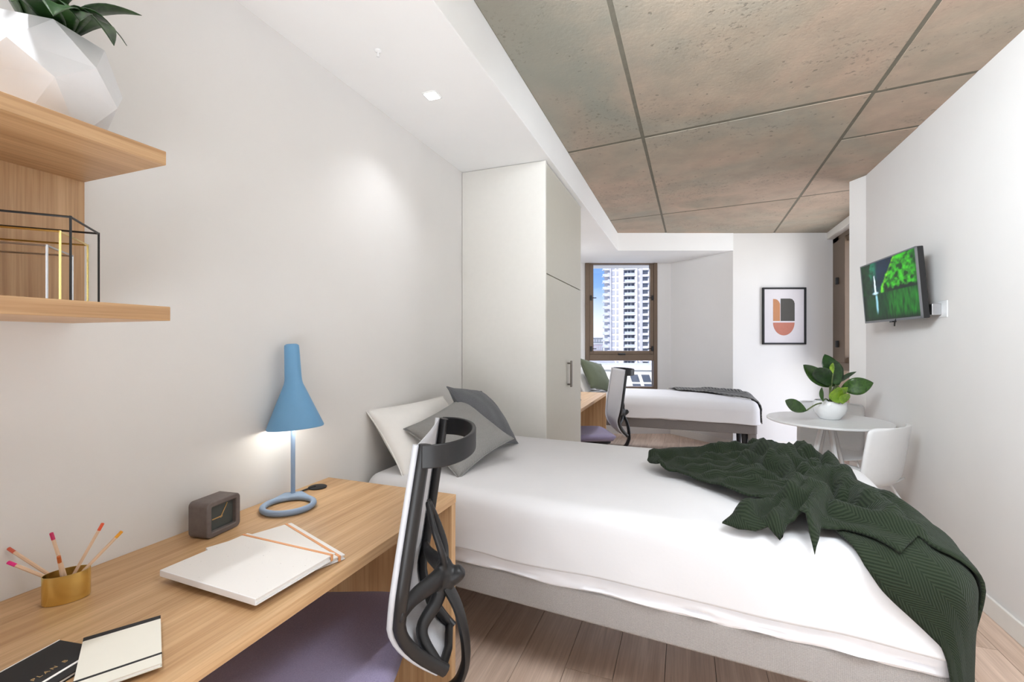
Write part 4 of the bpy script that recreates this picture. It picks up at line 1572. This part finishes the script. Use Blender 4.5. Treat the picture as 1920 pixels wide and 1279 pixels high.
lf2(1543, 752, 1541, 726, 3.2, 3.15, .03, MAT['leaf'], side=CS, sag=.01)
lf2(1562, 700, 1562, 680, 3.18, 3.16, .035, MAT['leaf_lime'], side=CS, sag=.01)

# ================================================================== TV AND PICTURE
tl, tr_ = Vector((1.215, 4.016)), Vector((1.252, 3.262))
ctr = (tl + tr_) / 2
wdt = (tl - tr_).length
dirx = (tr_ - tl).normalized()                 # viewer's left to right
tvr = math.atan2(dirx.y, dirx.x)
TVZ = 1.645
TH_, = (.415,)
tv = empty('television', (ctr.x, ctr.y, TVZ), tvr, 'wall mounted flat television showing a green forest waterfall', 'television')
tilt = Matrix.Rotation(R(4.5), 4, 'X')
a_, b_ = wdt / 2, TH_ / 2
MB().box(-a_, a_, 0, .035, -b_, b_, tilt).box(-a_ * .7, a_ * .7, .035, .06, -b_ * .8, b_ * .55, tilt).build('casing', MAT['black'], tv, bevel=.005)
bars_ = MB()
for q in ((-a_, a_, -.006, .004, b_ - .008, b_), (-a_, a_, -.006, .004, -b_, -b_ + .014), (-a_, -a_ + .009, -.006, .004, -b_, b_), (a_ - .009, a_, -.006, .004, -b_, b_)):
    bars_.box(*q, tilt)
bars_.build('bezel', plain('silver_black_bezel', (120, 120, 122), .3, .4), tv)
# the picture on the screen
nx, ny = 150, 86
yy, xx = np.mgrid[0:ny + 1, 0:nx + 1]
s_, t_ = xx / nx, yy / ny


def nz(sx, sy, seed, oct_=3):
    out = np.zeros(s_.shape)
    for o in range(oct_):
        f_ = 2 ** o
        out += np.vectorize(lambda a, b: noise.noise(Vector((a * sx * f_, b * sy * f_, seed + o * 9))))(s_, t_) / f_
    return out


n1 = nz(14, 14, 1.0); n2 = nz(5, 5, 4.0); n3 = nz(30, 5, 8.0)
C = np.zeros(s_.shape + (3,))
def put(mask, rgb, vary=.35, nn=n1):
    k_ = np.clip(1 + vary * 2 * nn, .15, 2.2)
    for c in range(3):
        C[..., c] = C[..., c] * (1 - mask) + mask * (rgb[c] / 255) ** 2.35 * k_
def sm(e0, e1, x_):
    u = np.clip((x_ - e0) / (e1 - e0), 0, 1)
    return u * u * (3 - 2 * u)
put(np.ones(s_.shape), (14, 62, 66), .4, n2)
put(sm(.62, .9, t_ + .08 * n2) * sm(.45, .1, s_), (40, 150, 110), .5, n2)
put(sm(.10, .0, s_ - .16 + .06 * n1), (14, 54, 20), .5)
put(sm(.26, .34, s_ + .05 * n2) * sm(.5, .62, t_), (10, 44, 66), .35, n2)
cliff = sm(-.02, .03, s_ - (.36 + .30 * np.clip((t_ - .5) / .5, 0, 1) ** 1.1) + .03 * n1)
put(cliff, (50, 146, 22), .95)
put(sm(.03, .0, np.abs(s_ - (.385 + .27 * np.clip((t_ - .5) / .5, 0, 1) ** 1.1)) + .003) * (t_ > .46), (104, 170, 36), .7)
put(sm(.88, 1.0, s_ + .12 * n2), (24, 92, 14), .6)
put(sm(.06, .0, np.abs(t_ - .475) - .02 + .03 * n1) * sm(.4, .5, s_), (10, 34, 14), .5)
low = sm(.47, .45, t_)
put(low, (10, 62, 26), .5, n3)
put(low * sm(.42, .6, s_) * sm(-.02, .2, .47 - t_ + .1), (26, 104, 22), .55, n3)
put(low * sm(.15, .0, s_), (12, 40, 16), .5)
put(low * sm(.12, .0, t_), (10, 40, 12), .5, n3)
fall = sm(.016, .006, np.abs(s_ - .262 - .006 * n1) - .008 * sm(.76, .5, t_)) * sm(.44, .47, t_) * sm(.79, .76, t_)
put(fall, (226, 240, 248), .1)
put(sm(.10, .02, np.hypot((s_ - .26) * 1.2, (t_ - .47) * 3.0)), (190, 226, 240), .3)
put(sm(.03, .005, np.abs(s_ - .275 - .01 * n3)) * sm(.46, .40, t_) * sm(.08, .22, t_), (150, 204, 220), .35, n3)
sb = MB()
iw, ih = a_ - .009, b_ - .008
sb.grid(lambda u, v: tilt @ Vector((-iw + 2 * iw * u, -.003, -b_ + .014 + (2 * b_ - .022) * v)), nx + 1, ny + 1)
me = sb.mesh('screen')
ca_ = me.color_attributes.new('picture', 'FLOAT_COLOR', 'POINT')
dat = np.ones((nx + 1, ny + 1, 4)); dat[..., :3] = np.clip(C, 0, 1).transpose(1, 0, 2)
ca_.data.foreach_set('color', dat.reshape(-1).astype(np.float32))
ts = NT('screen_picture')
va_ = ts.n('VertexColor', layer_name='picture')
ts.put(ts.b, 'Base_Color', (0.01, 0.01, 0.01)); ts.put(ts.b, 'Roughness', .35); ts.put(ts.b, 'Specular_IOR_Level', .15)
ts.put(ts.b, 'Emission_Color', va_.outputs[0]); ts.put(ts.b, 'Emission_Strength', .66)
link('screen', me, ts.m, tv)
# bracket on the wall
MB().box(XR - .006, XR, 3.205, 3.30, 1.44, 1.535).build('wall_plate', MAT['white_plastic'], tv, True, bevel=.004)
MB().box(XR - .05, XR - .006, 3.26, 3.31, 1.455, 1.52).build('bracket', MAT['chrome'], tv, True, bevel=.004)
MB().tube([(XR - .03, 3.30, 1.49), (XR - .06, 3.42, 1.52), (XR - .05, 3.60, 1.60)], .014, 10).build('bracket_arm', MAT['black'], tv, True, smooth=60)
MB().tube(spline([(1.25, 3.56, 1.45), (1.245, 3.57, 1.43), (1.25, 3.59, 1.405)], 4), .004, 6).build('cable_stub', MAT['black'], tv, True, smooth=60)
MB().box(-.02, .02, -.002, .02, -b_ - .008, -b_ + .002, tilt).build('sensor', MAT['black'], tv)

fa = pt((1471 - 960) / 853 * 5.56, 5.56 + .01)
fdir = (P_c - P_d).normalized()
art = empty('picture_frame', (P_d + fdir * ((fa - P_d).dot(fdir))) + Vector((0, 0, 1.3 - (592.5 - 642) / 853 * 5.56)), math.atan2(fdir.y, fdir.x), 'black framed abstract print on the back wall', 'picture')
fw, fh = .262, .348
fbar = MB()
for q in ((-fw, fw, -.030, 0, fh - .02, fh), (-fw, fw, -.030, 0, -fh, -fh + .02), (-fw, -fw + .02, -.030, 0, -fh, fh), (fw - .02, fw, -.030, 0, -fh, fh)):
    fbar.box(*q)
fbar.build('frame', MAT['black_matte'], art, bevel=.002, segs=1)
prn = MB().box(-fw + .018, fw - .018, -.014, -.004, -fh + .018, fh - .018).build('print', plain('print_paper', (216, 210, 212), .7, var=.01), art)


def patch(name, poly, rgb):
    MB().prism(poly, 0, .0012, Matrix.Translation((0, -.0142, 0)) @ Matrix.Rotation(R(90), 4, 'X')).build(name, plain(name + '_ink', rgb, .8), prn)


k_ = .645 / 940 * 1.02      # picture units
def ax_(px_, py_):
    return ((px_ - 470) * k_ * .78, (660 - py_) * k_)
patch('ochre_shape', [ax_(228, 748), ax_(382, 748), ax_(382, 450), ax_(360, 410), ax_(320, 375), ax_(280, 365), ax_(228, 362)], (186, 130, 92))
patch('charcoal_shape', [ax_(394, 748), ax_(705, 748), ax_(705, 440), ax_(690, 400), ax_(650, 365), ax_(600, 355), ax_(394, 355)], (78, 75, 70))
patch('terracotta_shape', [ax_(465 + 238 * math.cos(R(a)), 775 - 225 * math.sin(R(a))) for a in range(180, 361, 10)], (186, 118, 100))

# ================================================================== CEILING FITTINGS
lens = emit('downlight_lens', (255, 250, 240), 6)
vis = True
for (x, y) in DOWN:
    d = empty('downlight', (x, y, ZS), 0, 'small square recessed downlight in the lowered white ceiling, nearest the wardrobe' if vis else 'recessed downlight in the lowered ceiling, ' + {.25: 'above the wall shelf', -1.0: 'nearest the rear wall', 4.2: 'added unseen over the far desk', 5.45: 'added unseen over the far bed'}[y], 'light')
    vis = False
    MB().prism(rr(-.036, .036, -.036, .036, .008), -.003, .0).build('trim_ring', MAT['white_gloss'], d)
    MB().prism(rr(-.028, .028, -.028, .028, .006), -.0045, -.003).build('lens', lens, d)
    light('downlight_beam', 'SPOT', (x, y, ZS - .012), (0, 0, 0), (16 if y < 1 else 7.0) if y < 4 else 24, (.92, .955, 1.0), spot_size=R(115), spot_blend=.8, shadow_soft_size=.03)
sp = MB().lathe([(0, -.024), (.006, -.024), (.006, -.022), (.0025, -.021), (.003, -.012), (.004, -.007), (.013, -.003), (.014, 0), (0, 0)], 18, Matrix.Translation((-1.109, 1.458, ZS)))
o = sp.build('sprinkler', MAT['white_gloss'], smooth=40)
tag(o, 'small white fire sprinkler in the lowered ceiling, nearer than the downlight', 'sprinkler')
